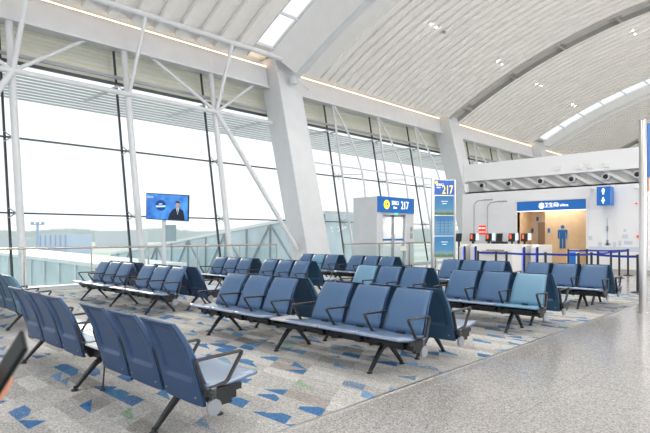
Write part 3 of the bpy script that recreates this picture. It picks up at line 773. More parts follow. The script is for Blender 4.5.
# white fins slanting in the recess + air nozzles
mb = MB(); yy = 12.3
while yy > -6:
    mb.prism([(WX+.26, yy, 4.02), (WX+.26, yy-.22, 4.02), (WX+.26, yy-1.0, 3.5), (WX+.26, yy-.80, 3.5)], (-.10, 0, 0))
    yy -= .64
trim(mb.build('t', M['white']), 'slanting white fins in the air duct band')
mb = MB()
for yj in [12.35-1.28*k for k in range(10)]:
    pass
labs = ['leftmost round air nozzle in the wall band', 'second air nozzle from the left in the wall band', 'third air nozzle from the left, above the washroom sign',
        'fourth air nozzle from the left, above the washroom sign end', 'fifth air nozzle from the left, above the blade sign', 'rightmost air nozzle in view, beside the steel pole']
for k, (yj, lab) in enumerate(zip((11.7, 10.4, 8.98, 7.7, 6.4, 5.29), labs)):
    o = thing('air_nozzle', lab, 'air nozzle', (WX+.1, yj, 3.79), 0, 'air nozzles in the wall band')
    a = MB(); n = 20
    pr = [(.0, .20, .0), (.0, .205, -.02), (-.10, .19, 0), (-.12, .15, 0), (-.05, .13, 0)]
    rings = [(-x if False else x, r) for x, r, q in ((.14, .15, 0), (-.02, .15, 0), (-.05, .13, 0), (-.03, .10, 0), (.02, .09, 0))]
    vs = []; fs = []
    for x, r in rings:
        for j in range(n): vs.append((x, r*math.cos(2*math.pi*j/n), r*math.sin(2*math.pi*j/n)))
    for i in range(len(rings)-1):
        for j in range(n): fs.append((i*n+j, i*n+(j+1) % n, (i+1)*n+(j+1) % n, (i+1)*n+j))
    a.add(vs, fs, True).build('ring', M['steel_white'], o)
    MB().tube([(.0, 0, 0), (-.03, 0, 0)], [.09, .09], 18).tube([(-.03, 0, 0), (-.07, .0, 0)], [.075, .05], 14).build('nozzle', M['black'], o)
    MB().box((.14, -.04, -.04), (.34, .04, .04)).build('mounting_stem', M['steel_white'], o)
# small boxes on the upper band
for px, py, lab in ((558, 168, 'leftmost small white box on the upper wall band'), (579, 167, 'second small white box on the upper wall band'), (590, 166, 'third small white box on the upper wall band'), (607, 165, 'rightmost small white box on the upper wall band')):
    s = (px-325)/FPX; q = FW+RT*s; dd = WX/q.x
    tag(MB().box((WX-.07, q.y*dd-.1, zat(py, dd)-.09), (WX, q.y*dd+.1, zat(py, dd)+.09)).build('junction_box', M['white'], None, .01), lab, 'box', 'small boxes on the upper wall band')
# washroom recess
t = MB().box((WX+.01, ry1-.0, 0), (WX+2.0, ry1+.06, rz1)).box((WX+.01, ry0-.06, 0), (WX+2.0, ry0, rz1))
s = (545-325)/FPX; q = FW+RT*s; yc = q.y*(WX+.7)/q.x
t.box((WX+.7, ry0, 0), (WX+.8, yc, rz1)).box((WX+.8, yc-.1, 0), (WX+1.6, yc, rz1)).box((WX+1.5, ry0, 0), (WX+1.6, ry1, rz1)).box((WX+.01, ry0, rz1-.02), (WX+1.6, ry1, rz1+.05))
struct(t.build('wall_washroom', M['beige']), 'beige tiled wall of the washroom entrance', 'wall')
dy1 = 9.62; dy0 = 9.0     # inner doorway
o = struct(MB().box((WX+1.44, dy0, 0), (WX+1.5, dy1, 2.05)).build('door_1', M['beige_dark']), 'dark inner doorway of the washroom', 'door')
MB().box((WX+1.42, dy0-.05, 0), (WX+1.5, dy0, 2.1)).box((WX+1.42, dy1, 0), (WX+1.5, dy1+.1, 2.1)).box((WX+1.42, dy0, 2.05), (WX+1.5, dy1, 2.12)).build('door_frame', M['skirt'], o)
struct(MB().box((WX-.05, ry0-.08, 0), (WX+.02, ry0, rz1+.06)).box((WX-.05, ry1, 0), (WX+.02, ry1+.08, rz1+.06)).box((WX-.05, ry0, rz1), (WX+.02, ry1, rz1+.06)).build('trim_portal', M['white']), 'thin white surround of the washroom opening', 'trim')
o = tag(MB().box((WX-.06, ry0+.02, 2.52), (WX+.10, ry1-.02, rz1-.02)).build('washroom_sign', M['sign_blue']), 'long blue washroom sign across the beige opening', 'sign')
MB().box((WX-.07, ry0+.02, 2.49), (WX+.10, ry1-.02, 2.52)).build('light_edge', M['sign_white'], o)
rot = (R(90), 0, R(-90))
mb = MB().prism([(WX-.062, 8.86+.11*math.cos(a*math.pi/10), 2.72+.13*math.sin(a*math.pi/10)) for a in range(20)], (-.006, 0, 0)); mb.build('round_icon', M['sign_white'], o)
text('卫生间', .22, M['sign_white'], o, (WX-.063, 8.46, 2.73), rot, sx=.85); text('Toilets', .16, M['sign_white'], o, (WX-.063, 7.98, 2.72), rot)
# male figure on the beige wall
s = (562.7-325)/FPX; q = FW+RT*s; fyp = q.y*(WX+.7)/q.x; dd = (WX+.7)/q.x
z0, z1 = zat(248.5, dd), zat(225, dd); hgt = z1-z0; X0 = WX+.7
mb = MB(); U = hgt
mb.prism([(X0, fyp+.075*U*math.cos(a*math.pi/10), z1-.08*U+.08*U*math.sin(a*math.pi/10)) for a in range(20)], (-.02, 0, 0))
def q2(pts): mb.prism([(X0, fyp+a*U, z0+b*U) for a, b in pts], (-.02, 0, 0))
q2([(-.17, .80), (.17, .80), (.20, .77), (.20, .42), (.14, .42), (.14, .70), (.12, .70), (.12, 0), (.02, 0), (.02, .42), (-.02, .42), (-.02, 0), (-.12, 0), (-.12, .70), (-.14, .70), (-.14, .42), (-.20, .42), (-.20, .77)])
tag(mb.build('washroom_figure_sign', M['icon_blue']), 'large blue standing figure pictogram on the beige wall', 'sign')
for px, py, lab, xx in ((549, 230.5, 'small blue plate left of the pictogram on beige wall', WX+.7), (532.5, 230.5, 'small blue plate beside the inner washroom doorway', WX+1.5)):
    s = (px-325)/FPX; q = FW+RT*s; dd = xx/q.x
    tag(MB().box((xx-.02, q.y*dd-.05, zat(py+2.2, dd)), (xx, q.y*dd+.05, zat(py-2.2, dd))).build('wall_plate', M['icon_blue']), lab, 'sign')
s = (537.3-325)/FPX; q = FW+RT*s; dd = (WX+1.42)/q.x
tag(MB().box((WX+1.42, q.y*dd-.05, zat(221, dd)), (WX+1.46, q.y*dd+.05, zat(217, dd))).build('door_number_plate', M['icon_blue']), 'tiny blue plate above the inner washroom doorway', 'sign')
# blade sign with two pictograms
s = (605-325)/FPX; q = FW+RT*s; dd = (WX-.4)/q.x; yb = q.y*dd
t = thing('blade_sign', 'blue projecting washroom sign with white pictograms on the wall', 'sign', (WX, yb, 2.98))
MB().box((-.62, -.24, -.36), (-.12, .24, .36)).build('box', M['sign_blue'], t, .01); MB().box((-.12, -.03, -.1), (0, .03, .1)).build('wall_arm', M['frame_grey'], t)
def fig(cx, cy, cz, h, face, skirt, t):
    mb = MB()
    def P3(a, b): return (cx, cy+a, cz+b) if face == 'x' else (cx+a, cy, cz+b)
    off = (-.008, 0, 0) if face == 'x' else (0, .008, 0)
    mb.prism([P3(.09*h*math.cos(k*math.pi/8), .40*h+.09*h*math.sin(k*math.pi/8)) for k in range(16)], off)
    if skirt: mb.prism([P3(a*h, b*h) for a, b in ((-.1, .28), (.1, .28), (.26, -.15), (.08, -.15), (.08, -.5), (-.08, -.5), (-.08, -.15), (-.26, -.15))], off)
    else: mb.prism([P3(a*h, b*h) for a, b in ((-.2, .28), (.2, .28), (.2, -.1), (.11, -.1), (.11, -.5), (-.11, -.5), (-.11, -.1), (-.2, -.1))], off)
    mb.build('pictogram', M['sign_white'], t)
fig(-.625, .0, .18, .24, 'x', False, t); fig(-.625, .0, -.17, .24, 'x', True, t)
fig(-.37, .245, .17, .22, 'y', False, t); fig(-.37, .245, -.17, .22, 'y', True, t)
# skyline mural
mb = MB(); mp = MB()
def wy(px): s = (px-325)/FPX; q = FW+RT*s; return q.y*WX/q.x, WX/q.x
def onw(b, x0, y0, x1, y1, th=.006):
    ya, da = wy(x0); yb_, db = wy(x1); b.box((WX-th, min(ya, yb_), zat(max(y0, y1), da)), (WX-.001, max(ya, yb_), zat(min(y0, y1), da)))
onw(mb, 606.9, 218, 607.7, 243); onw(mb, 606.3, 226, 608.4, 231); onw(mb, 606.0, 240, 608.8, 245); onw(mb, 604.5, 243, 611, 245.5)
for a in ((588, 236, 592.5, 240), (598, 242, 602, 246.5), (613, 242, 616, 247), (618.5, 241, 621.5, 246), (622, 234.5, 628, 238.5), (624, 241, 632.5, 244.5), (623.5, 229, 626.5, 232)): onw(mp, *a)
onw(mp, 587, 246.5, 640, 251)
tag(mb.build('tower_mural', M['skyline']), 'faint grey-blue tower drawn on the white wall', 'mural'); tag(mp.build('skyline_mural', M['skyline_pale']), 'very faint pale city skyline printed on the white wall', 'mural')
for px, py, lab in ((638.8, 236.5, 'upper round red alarm button beside the steel pole'), (636.5, 203.5, 'tiny red lamp on the wall beside the pole top')):
    ya, da = wy(px); z = zat(py, da)
    tag(MB().tube([(WX, ya, z), (WX-.05, ya, z)], .06 if py > 220 else .035, 14).build('alarm_button', M['sign_red']), lab, 'alarm')
for px, py, lab in ((593, 188.5, 'small white wall camera left of the blade sign'), (638, 187.5, 'small white wall camera right of the blade sign')):
    ya, da = wy(px); z = zat(py, da)
    tag(MB().tube([(WX-.02, ya, z), (WX-.22, ya+.06, z-.03)], .045, 12).box((WX-.03, ya-.04, z-.05), (WX, ya+.04, z+.05)).build('security_camera', M['white']), lab, 'camera')
# red notice on the wall
ya, da = wy(482.5); z = zat(230, da)
t = tag(MB().box((WX-.03, ya-.17, z-.21), (WX-.001, ya+.17, z+.21)).build('red_notice', M['sign_red']), 'red square notice above the boarding gates', 'sign')
text('请勿靠近', .085, M['sign_white'], t, (WX-.034, ya, z+.08), rot); text('NO ENTRY', .06, M['sign_white'], t, (WX-.034, ya, z-.1), rot)

# ------------------------------------------------------------------ boarding gates, scanners, desk
GX = 20.3
def gp(px, x=GX): s = (px-325)/FPX; q = FW+RT*s; return q.y*x/q.x, x/q.x
gates = [(521, 'boarding gate cabinet second from the right, blue light on its edge'), (534, 'rightmost boarding gate cabinet below the washroom opening'), (509, 'boarding gate cabinet just right of the pale desk'), (473, 'slim boarding gate cabinet left of the pale desk'), (462, 'leftmost boarding gate cabinet next to the blue totem')]
for px, lab in gates:
    y, dd = gp(px)
    t = thing('boarding_gate', lab, 'gate', (GX, y, 0), 0, 'white automatic boarding gates')
    MB().box((0, -.14, 0), (1.5, .14, .98)).prism([(0, -.14, .98), (1.5, -.14, .98), (1.5, -.14, 1.08), (.25, -.14, 1.08)], (0, .28, 0)).build('cabinet', M['white'], t, .02)
    MB().box((-.02, -.17, 0), (.02, -.10, 1.0)).build('black_edge', M['black'], t); MB().box((-.025, -.10, .05), (-.005, -.07, .95)).build('light_strip', M['led_blue'], t)
    MB().box((.5, -.30, .25), (.54, -.14, .85)).build('glass_flap', M['rail_glass'], t)
scan = [(459, 'leftmost dark face scanner, beside the blue totem'), (473, 'second face scanner from the left with pale screen'), (489, 'third face scanner from the left, under the red notice edge'), (499.5, 'fourth face scanner from the left, above the pale desk'), (512, 'fifth face scanner, left edge of the washroom opening'), (524.5, 'rightmost face scanner, before the beige wall')]
for k, (px, lab) in enumerate(scan):
    x = GX+1.7
    y, dd = gp(px, x)
    t = thing('face_scanner', lab, 'scanner', (x, y, 0), 0, 'face scanners on the boarding gates')
    zt, zb = zat(233.4, dd), zat(241.5, dd)
    MB().box((-.04, -.03, 0), (.04, .03, zb+.02)).build('post', M['black'], t)
    MB().hexa([(-.07, -.14, zb), (-.02, -.14, zb), (-.02, .14, zb), (-.07, .14, zb)], [(-.02, -.14, zt), (.03, -.14, zt), (.03, .14, zt), (-.02, .14, zt)]).build('head', M['black'], t)
    if k in (1, 2, 4, 5):
        MB().box((-.085, .0, zb+.12), (-.065, .07, zt-.05)).build('red_screen', M['screen_red'], t)
        MB().box((-.06, -.30, zb+.06), (-.02, -.17, zt)).build('pale_screen', M['screen_pale'], t, .005)
y, dd = gp(494, 18.6)
t = thing('service_desk', 'pale boxy boarding desk with grey counter behind the belt posts', 'desk', (18.6, y, 0))
MB().box((0, -.72, 0), (.8, .72, .86)).prism([(0, -.72, .86), (.8, -.72, .86), (.8, -.72, 1.13), (.1, -.72, 1.13)], (0, 1.44, 0)).build('body', M['white'], t, .015)
MB().box((-.12, -.55, .80), (.0, .45, .86)).box((-.03, -.4, .86), (.0, .3, .92)).build('counter_top', mat('desk_grey', srgb(160, 155, 148), .4), t)
MB().box((.35, -.25, 1.13), (.65, .3, 1.22)).build('printer', M['black'], t, .01)
# thin bent lamp arms over the gates
for px, x, lab in ((474, 22.1, 'left bent grey camera pole rising above the boarding gates'), (487.3, 22.1, 'right bent grey camera pole rising above the boarding gates')):
    y, dd = gp(px, x); zt = zat(201 if px < 480 else 202.5, dd)
    t = thing('camera_pole', lab, 'pole', (x, y, 0))
    MB().tube([(0, 0, 0), (0, 0, zt-.25), (0, -.05, zt-.1), (0, -.2, zt), (0, -.75, zt+.03)], .025, 10).build('pole', M['frame_grey'], t)
    MB().box((-.08, -.9, zt-.01), (.08, -.5, zt+.05)).build('camera_head', M['frame_grey'], t, .01)
# small waste bin & cleaning sign before beige wall
y, dd = gp(572, 21.2)
t = thing('information_stand', 'small white stand with a blue panel before the beige wall', 'stand', (21.2, y, 0))
MB().box((0, -.2, 0), (.2, .2, .9)).build('body', M['white'], t, .01); MB().box((-.01, -.14, .25), (0, .14, .8)).build('blue_panel', M['sign_blue'], t)
MB().tube([(.1, .15, .9), (.1, .2, 1.35)], .012, 6).tube([(.1, .2, 1.35), (.1, .2, 1.5)], .03, 8).build('microphone', M['frame_grey'], t)

# ------------------------------------------------------------------ belt posts
posts = [(478, 16.4), (496, 15.9), (506.5, 15.6), (545.5, 14.9), (578.5, 14.5), (591.5, 15.0), (637.8, 13.18),
         (568.3, 18.3), (587, 18.6), (598, 15.7), (611, 16.7), (619.3, 17.7), (628, 18.8)]
names = ['first belt post from the left, before the pale desk', 'second belt post from the left, before the pale desk', 'third belt post from the left, at the desk end', 'belt post in front of the inner washroom doorway',
         'belt post under the right edge of the pictogram', 'belt post just right of the washroom opening', 'nearest belt post, beside the steel pole', 'far belt post left of the small blue stand', 'far belt post under the right edge of the beige opening',
         'belt post behind the backrest of the right bench end', 'belt post standing right of the last bench armrest', 'belt post with a round base under the tower drawing', 'far belt post with a round base, right of the tower drawing']
link = {0: 1, 1: 2, 2: 3, 3: 4, 4: 5, 5: 6, 7: 8, 8: 12, 9: 10, 10: 11, 11: 12}
PP = [at(a, b) for a, b in posts]
for i, p in enumerate(PP):
    t = thing('belt_post', names[i], 'belt post', (p.x, p.y, 0), 0, 'black queue posts with blue belts')
    MB().tube([(0, 0, .01), (0, 0, .93)], .034, 14).build('post', M['black'], t)
    MB().lathe((0, 0, 0), [(.17, 0), (.17, .012), (.05, .04)], 24).build('base', M['black'], t)
    MB().lathe((0, 0, .87), [(.035, 0), (.036, .09), (.03, .1)], 16).build('belt_head', M['black'], t)
    if i in link:
        q = PP[link[i]]-p; u = q.normalized(); n_ = Vector((-u.y, u.x, 0))*.002
        a = u*.036; b = q-u*.036; pts = []
        K = 8; up = []; lo = []
        for k in range(K+1):
            f = k/K; c = a.lerp(b, f); sag = .012*q.length*4*f*(1-f)
            up.append(c+Vector((0, 0, .945-sag))); lo.append(c+Vector((0, 0, .885-sag)))
        mb = MB()
        for k in range(K): mb.hexa([lo[k]-n_, lo[k+1]-n_, lo[k+1]+n_, lo[k]+n_], [up[k]-n_, up[k+1]-n_, up[k+1]+n_, up[k]+n_])
        mb.build('belt', M['belt'], t)

# ------------------------------------------------------------------ steel pole with sign panel at the right edge
p = at(643, 9.75)
t = thing('steel_sign_pole', 'brushed steel pole at the right picture edge', 'pole', (p.x, p.y, 0), math.atan2(RT.y, RT.x))
MB().lathe((0, 0, 0), [(.068, 0), (.068, 3.60), (.06, 3.615)], 28).build('pole', M['steel'], t)
MB().lathe((0, 0, 0), [(.085, 0), (.085, .012)], 28).build('base_ring', M['steel'], t)
MB().lathe((.80, .0, 0), [(.068, 0), (.068, 3.60), (.06, 3.615)], 28).build('pole', M['steel'], t)
MB().box((.068, -.03, 2.55), (.732, .03, 3.55)).build('blue_panel', M['sign_blue'], t); MB().box((.068, -.03, 1.0), (.732, .03, 2.52)).build('white_panel', M['white'], t)
MB().box((.068, -.035, 2.28), (.09, -.03, 2.52)).build('orange_stripe', mat('orange', srgb(240, 120, 40), .4), t)

# ------------------------------------------------------------------ downlights in the vault
def hit(px, py):
    s = (px-325)/FPX; q = FW+RT*s; e = (235.5-py)/FPX; lo, hi = 5.0, 70.0
    for _ in range(60):
        m = (lo+hi)/2
        if H+e*m > rz_(q.y*m): hi = m
        else: lo = m
    return Vector((q.x*lo, q.y*lo, rz_(q.y*lo)))
dl = [(431, 20, 'leftmost pair'), (436, 23.5, 'leftmost pair'), (497.5, 58, 'second pair'), (502, 61, 'second pair'), (536.5, 81, 'pair just beyond the grey channel'), (541, 83, 'pair just beyond the grey channel'),
      (572.5, 101.5, 'lowest small pair'), (575, 103.5, 'lowest small pair'), (632.5, 27.5, 'top right pair'), (635, 31, 'top right pair')]
for k, (px, py, w) in enumerate(dl):
    c = hit(px, py); c.z -= .17
    o = thing('downlight', ('left' if k % 2 == 0 else 'right')+' lamp of the '+w+' of ceiling downlights', 'downlight', c, 0, 'ceiling downlights in pairs')
    MB().lathe((0, 0, 0), [(.055, 0), (.06, .02), (.06, .10)], 16).build('ring', M['white'], o)
    MB().lathe((0, 0, -.012), [(.045, 0), (.045, .01)], 16).build('lamp', M['lamp'], o)
c = hit(444, 30)
tag(MB().lathe((c.x, c.y, c.z-.14), [(.08, 0), (.09, .08)], 12).build('smoke_detector', M['frame_grey']), 'small dark dot sensor on the ceiling beside the leftmost downlights', 'sensor')

# ------------------------------------------------------------------ outside
o = MB().box((-1500, 15.6, -5.4), (1500, 2500, -5)).build('apron_ground', M['apron']); tag(o, 'concrete airfield with grass strips beyond the glass, paled as by haze', 'ground', kind='structure')
def bridge(x0, x1, y0, y1, z0, z1, hh, lab, truss=False):
    t = thing('jet_bridge', lab, 'jet bridge', ((x0+x1)/2, y0, 0)); ox, oy = (x0+x1)/2, y0; w = (x1-x0)/2; L = y1-y0
    def P(x, y, h): f = y/L; return (x, y, z0*(1-f)+z1*f+h)
    MB().hexa([P(-w-.1, 0, 0), P(w+.1, 0, 0), P(w+.1, L, 0), P(-w-.1, L, 0)], [P(-w-.1, 0, .18), P(w+.1, 0, .18), P(w+.1, L, .18), P(-w-.1, L, .18)]).build('roof', M['bridge_white_hazed'], t)
    MB().hexa([P(-w-.1, 0, -hh-.25), P(w+.1, 0, -hh-.25), P(w+.1, L, -hh-.25), P(-w-.1, L, -hh-.25)], [P(-w-.1, 0, -hh), P(w+.1, 0, -hh), P(w+.1, L, -hh), P(-w-.1, L, -hh)]).build('floor_deck', M['bridge_white_hazed'], t)
    MB().hexa([P(-w, 0, -hh), P(w, 0, -hh), P(w, L, -hh), P(-w, L, -hh)], [P(-w, 0, 0), P(w, 0, 0), P(w, L, 0), P(-w, L, 0)]).build('glass_side', M['bridge_glass_hazed'], t)
    mb = MB(); k = 0; y = 0
    while y < L-.1:
        y2 = min(L, y+2.2)
        mb.tube([P(-w-.06, y, -hh), P(-w-.06, y, 0)], .05, 4)
        if truss: mb.tube([P(-w-.06, y, -hh if k % 2 else 0), P(-w-.06, y2, 0 if k % 2 else -hh)], .05, 4)
        y = y2; k += 1
    mb.build('side_framing', M['frame_grey' if truss else 'bridge_white_hazed'], t)
    mb = MB()
    for f in (.3, .9):
        a = P(0, L*f, -hh-.2); mb.box((a[0]-.35, a[1]-.35, -5), (a[0]+.35, a[1]+.35, a[2]))
    mb.build('support', M['bridge_white_hazed'], t)
bridge(9.6, 12.8, 21.5, 46, .0, .25, 2.7, 'low glazed jet bridge outside, seen left through the balustrade')
bridge(19.2, 22.4, 18.6, 44, 2.55, -.2, 2.6, 'sloping glazed jet bridge outside running down from the gate doorway', True)
bridge(-4.6, -1.4, 24, 40, -.1, .1, 2.7, 'far left glazed jet bridge outside, cut by the picture edge')
def far(px0, px1, d, ztop, zb=-5, depth=14, name='hangar', m=None, lab='', cat='building'):
    a, b = at(px0, d), at(px1, d); f = FW*depth
    return tag(MB().hexa([(a.x, a.y, zb), (b.x, b.y, zb), (b.x+f.x, b.y+f.y, zb), (a.x+f.x, a.y+f.y, zb)], [(a.x, a.y, ztop), (b.x, b.y, ztop), (b.x+f.x, b.y+f.y, ztop), (a.x+f.x, a.y+f.y, ztop)]).build(name, m or M['hangar']), lab, cat)
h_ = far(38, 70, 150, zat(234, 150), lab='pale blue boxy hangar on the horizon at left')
mb = MB()
for k in range(6):
    a = at(40+k*5, 149.8); mb.tube([(a.x, a.y, -4.9), (a.x, a.y, zat(235, 150))], .12, 4)
mb.build('cladding_ribs', M['mast'], h_)
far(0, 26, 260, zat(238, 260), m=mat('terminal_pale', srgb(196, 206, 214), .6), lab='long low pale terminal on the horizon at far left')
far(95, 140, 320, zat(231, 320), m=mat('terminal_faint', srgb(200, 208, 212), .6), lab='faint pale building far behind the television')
# light mast
p = at(37.5, 120); t = thing('floodlight_mast', 'tall floodlight mast on the airfield beside the hangar', 'mast', (p.x, p.y, -5))
zt = zat(224.5, 120)+5
MB().tube([(0, 0, 0), (0, 0, zt)], [.4, .25], 10).build('mast', M['mast'], t)
mb = MB().tube([RT*-1.3+Vector((0,0,zt)), RT*1.3+Vector((0,0,zt))], .12, 6)
for k in (-1.2, 0, 1.2): mb.box((RT.x*k-.3, RT.y*k-.3, zt-.1), (RT.x*k+.3, RT.y*k+.3, zt+.6))
mb.build('lamp_heads', M['mast'], t)
# tree line
vs = []; fs = []; k = 0
for px in range(-80, 480, 3):
    a = at(px, 520); b = at(px, 560); z = zat(228.5+1.6*math.sin(px*.07)+random.uniform(-.6, .6), 520)
    vs += [(a.x, a.y, -5), (a.x, a.y, z*.8), (b.x, b.y, z), (b.x, b.y, -5)]
n_ = len(vs)//4
for i in range(n_-1):
    for j in range(3): fs.append((i*4+j, i*4+j+1, i*4+j+5, i*4+j+4))
tag(MB().add(vs, fs).build('tree_line', M['trees']), 'line of trees along the airfield horizon, haze put into their colour', 'trees', kind='stuff')
# tug and vehicles, tiny
for px, dd, w, hgt_, lab in ((64, 60, 1.6, 1.6, 'small service cart on the apron below the hangar'), (57, 75, 1.6, 1.7, 'second small service cart on the apron, farther away')):
    p = at(px, dd); t = thing('service_cart', lab, 'vehicle', (p.x, p.y, -5))
    MB().box((-w, -.7, .35), (w, .7, 1.0)).build('body', M['bridge_white_hazed'], t, .05); MB().box((-w*.4, -.65, 1.0), (w*.3, .65, hgt_)).build('cab', M['hangar'], t, .05)
    for sx in (-1, 1):
        for sy in (-1, 1): MB().tube([(sx*w*.6, sy*.7, .35), (sx*w*.6, sy*.8, .35)], .35, 14).build('wheel', M['black'], t)

# ------------------------------------------------------------------ person with a phone at the left edge
def cam3(lat, d, z): v = RT*lat+FW*d; return Vector((v.x, v.y, z))
def skin_obj(name, chains, m, parent=None, sub=2):
    """chains: list of lists of (point, radius); a chain may begin with an index into the vertex list"""
    vs = []; ed = []; rs = []
    for ch in chains:
        prev = None
        for it in ch:
            if isinstance(it, int): prev = it; continue
            pnt, r = it; vs.append(pnt); rs.append(r); i = len(vs)-1
            if prev is not None: ed.append((prev, i))
            prev = i
    me = bpy.data.meshes.new(name); me.from_pydata([tuple(v) for v in vs], ed, []); o = bpy.data.objects.new(name, me); C.objects.link(o)
    bm = bmesh.new(); bm.from_mesh(me); L = bm.verts.layers.skin.verify()
    for i, v in enumerate(bm.verts):
        r = rs[i]; v[L].radius = (r, r) if not isinstance(r, tuple) else r; v[L].use_root = (i == 0)
    bm.to_mesh(me); bm.free()
    s = o.modifiers.new('skin', 'SKIN'); s.use_smooth_shade = True
    if sub: q = o.modifiers.new('sub', 'SUBSURF'); q.levels = q.render_levels = sub
    dg = bpy.context.evaluated_depsgraph_get(); m2 = bpy.data.meshes.new_from_object(o.evaluated_get(dg)); bpy.data.objects.remove(o)
    m2.materials.clear(); m2.materials.append(m)
    for p in m2.polygons: p.use_smooth = True
    o = bpy.data.objects.new(name, m2); C.objects.link(o)
    if parent: o.parent = parent
    return o
pc = cam3(-1.18, .62, 0)                                     # stands left of the frame, facing the same way as the camera
per = thing('person', 'person at the left picture edge holding up a dark phone', 'person', (0, 0, 0))
def V(dx, df, z): return pc+RT*dx+FW*df+Vector((0, 0, z))     # body frame: dx to the right, df forward
ph_d = 1.0
ph_c = cam3((8-325)/FPX*ph_d, ph_d, zat(365, ph_d))
ax = (RT*(26-(-6))+Vector((0, 0, 1))*(388-337)).normalized()        # phone's long axis in the picture plane
hand = ph_c-ax*.075-RT*.016       # palm
wrist = hand+RT*-.06+Vector((0, 0, -.075))+FW*-.02
elbow = V(.26, .05, 1.10)
body = [
 [(V(0, 0, .95), .15), (V(0, 0, 1.10), .14), (V(0, 0, 1.28), .16), (V(0, -.01, 1.42), .13), (V(0, 0, 1.50), .055), (V(0, .01, 1.56), .055), (V(0, .03, 1.64), .095), (V(0, .03, 1.73), .09)],
 [0, (V(.10, 0, .88), .09), (V(.11, .01, .50), .06), (V(.11, -.01, .12), .042), (V(.12, .10, .05), .04)],
 [0, (V(-.10, 0, .88), .09), (V(-.11, .01, .50), .06), (V(-.11, -.01, .12), .042), (V(-.12, .10, .05), .04)],
 [3, (V(.19, 0, 1.40), .062), (elbow, .045), (wrist, .024), (hand, (.020, .034))],
 [3, (V(-.19, 0, 1.40), .062), (V(-.24, -.02, 1.12), .045), (V(-.22, .10, .88), .028), (V(-.21, .13, .80), .034)]]
skin_obj('body', body, M['skin'], per)
shirt = [
 [(V(0, 0, .92), .165), (V(0, 0, 1.10), .155), (V(0, 0, 1.28), .175), (V(0, -.01, 1.42), .14), (V(0, 0, 1.485), .065)],
 [3, (V(.19, 0, 1.40), .078), (elbow, .06), (elbow.lerp(wrist, .8), .042)], [3, (V(-.19, 0, 1.40), .078), (V(-.24, -.02, 1.12), .06), (V(-.222, .09, .90), .042)]]
skin_obj('jacket', shirt, M['shirt'], per)
tr = [[(V(0, 0, .97), .15), (V(.10, 0, .86), .105), (V(.11, .01, .50), .075), (V(.11, -.01, .10), .06)], [0, (V(-.10, 0, .86), .105), (V(-.11, .01, .50), .075), (V(-.11, -.01, .10), .06)]]
skin_obj('trousers', tr, M['trouser'], per)
for s in (-1, 1): skin_obj('shoe', [[(V(s*.11, -.04, .05), .05), (V(s*.115, .06, .045), .046), (V(s*.12, .16, .035), .036)]], M['shoe'], per)
skin_obj('hair', [[(V(0, -.02, 1.66), .085), (V(0, -.01, 1.75), .095), (V(0, .03, 1.785), .08)]], M['hair'], per)
# fingers of the raised hand, curled round the phone
vr = (FW-RT*.61).normalized(); w0 = (vr-ax*vr.dot(ax)).normalized()
wv = Matrix.Rotation(R(13), 3, ax) @ w0; nn_ = ax.cross(wv).normalized()
base = hand+ax*.0
for k in range(4):
    q = base+ax*(.040-.019*k)-RT*.004
    ln = (.9, 1, .93, .75)[k]
    skin_obj('finger', [[(q-nn_*.0, .0095), (q+wv*.025*ln+nn_*.014, .0092), (q+wv*.047*ln+nn_*.006, .0085), (q+wv*.058*ln-nn_*.010, .0075)]], M['skin'], per)
skin_obj('thumb', [[(hand-ax*.02-wv*.01, .013), (hand+ax*.01-wv*.032-nn_*.012, .0115), (hand+ax*.045-wv*.030-nn_*.02, .0105), (hand+ax*.07-wv*.016-nn_*.02, .009)]], M['skin'], per)
phn = thing('mobile_phone', 'dark mobile phone held up at the left picture edge', 'phone', ph_c)
phn.matrix_world = Matrix.Translation(ph_c) @ Matrix((( wv.x, nn_.x, ax.x, 0), (wv.y, nn_.y, ax.y, 0), (wv.z, nn_.z, ax.z, 0), (0, 0, 0, 1)))
MB().box((-.036, -.0045, -.075), (.036, .0045, .06)).build('case', M['phone'], phn, .004)
MB().box((-.033, -.0052, -.071), (.033, -.0045, .056)).build('screen', M['soft_screen'], phn)

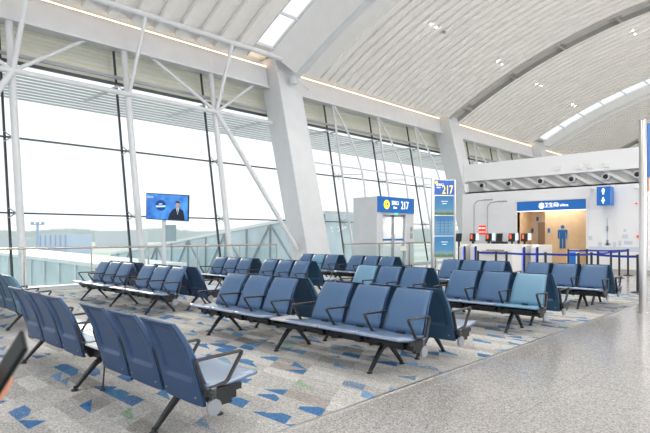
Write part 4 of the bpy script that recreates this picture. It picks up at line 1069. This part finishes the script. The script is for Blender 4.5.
# ------------------------------------------------------------------ light
w = bpy.data.worlds.new('World'); bpy.context.scene.world = w; w.use_nodes = True
nt = w.node_tree; bg = nt.nodes['Background']; bg.inputs['Color'].default_value = (.95, .97, 1.0, 1); bg.inputs['Strength'].default_value = .85
su = bpy.data.lights.new('sun', 'SUN'); su.energy = .9; su.angle = R(4); su.color = (1, .86, .7)
so = bpy.data.objects.new('sun', su); C.objects.link(so)
sd = Vector((-.25, -1, -.42)).normalized(); so.rotation_euler = sd.to_track_quat('-Z', 'Y').to_euler()

def area(name, loc, d, sx, sy, e, col=(1, .97, .93)):
    l = bpy.data.lights.new(name, 'AREA'); l.shape = 'RECTANGLE'; l.size = sx; l.size_y = sy; l.energy = e; l.color = col
    o = bpy.data.objects.new(name, l); C.objects.link(o); o.location = loc
    o.rotation_euler = Vector(d).to_track_quat('-Z', 'Y').to_euler(); return o
# added area fills, out of view, brighten the vault and hall
for x in (2, 14, 26, 38, 50): area('added_vault_fill', (x, -13.0, 5.5), (0, 1, 1.3), 11, 3, 640)
# added spot fills below the vault lift the interior brightness
for x in (2, 10, 17, 25, 34):
    for y in (7, -4):
        l = bpy.data.lights.new('added_hall_fill', 'SPOT'); l.energy = 500; l.spot_size = R(150); l.spot_blend = .6; l.shadow_soft_size = .15; l.color = (1, .97, .93)
        o = bpy.data.objects.new('added_hall_fill', l); C.objects.link(o); o.location = (x, y, rz_(y)-.5)
area('added_doorway_fill', (19.1, 14.8, 2.34), (0, 0, -1), 1.4, .8, 26)  # added fill, brightens the inside of the gate doorway
area('washroom_lamp', (WX+.35, 8.5, 2.85), (0, 0, -1), .3, 2.2, 22)
sc_ = bpy.context.scene
cam = bpy.data.cameras.new('camera'); co = bpy.data.objects.new('camera', cam); C.objects.link(co)
cam.sensor_width = 36; cam.lens = FPX/650*36; cam.shift_y = 19/650; cam.clip_end = 5000; cam.clip_start = .05
co.location = (0, 0, H); co.rotation_euler = (R(90), 0, math.atan2(-FW.x, FW.y))
sc_.camera = co
cam.dof.use_dof = True; cam.dof.focus_distance = 9.0; cam.dof.aperture_fstop = 4.0
sc_.view_settings.view_transform = 'Standard'; sc_.view_settings.look = 'None'; sc_.view_settings.gamma = 1; sc_.view_settings.exposure = .66
sc_.view_settings.use_curve_mapping = False
sc_.cycles.max_bounces = 8; sc_.cycles.transparent_max_bounces = 24; sc_.cycles.use_denoising = True
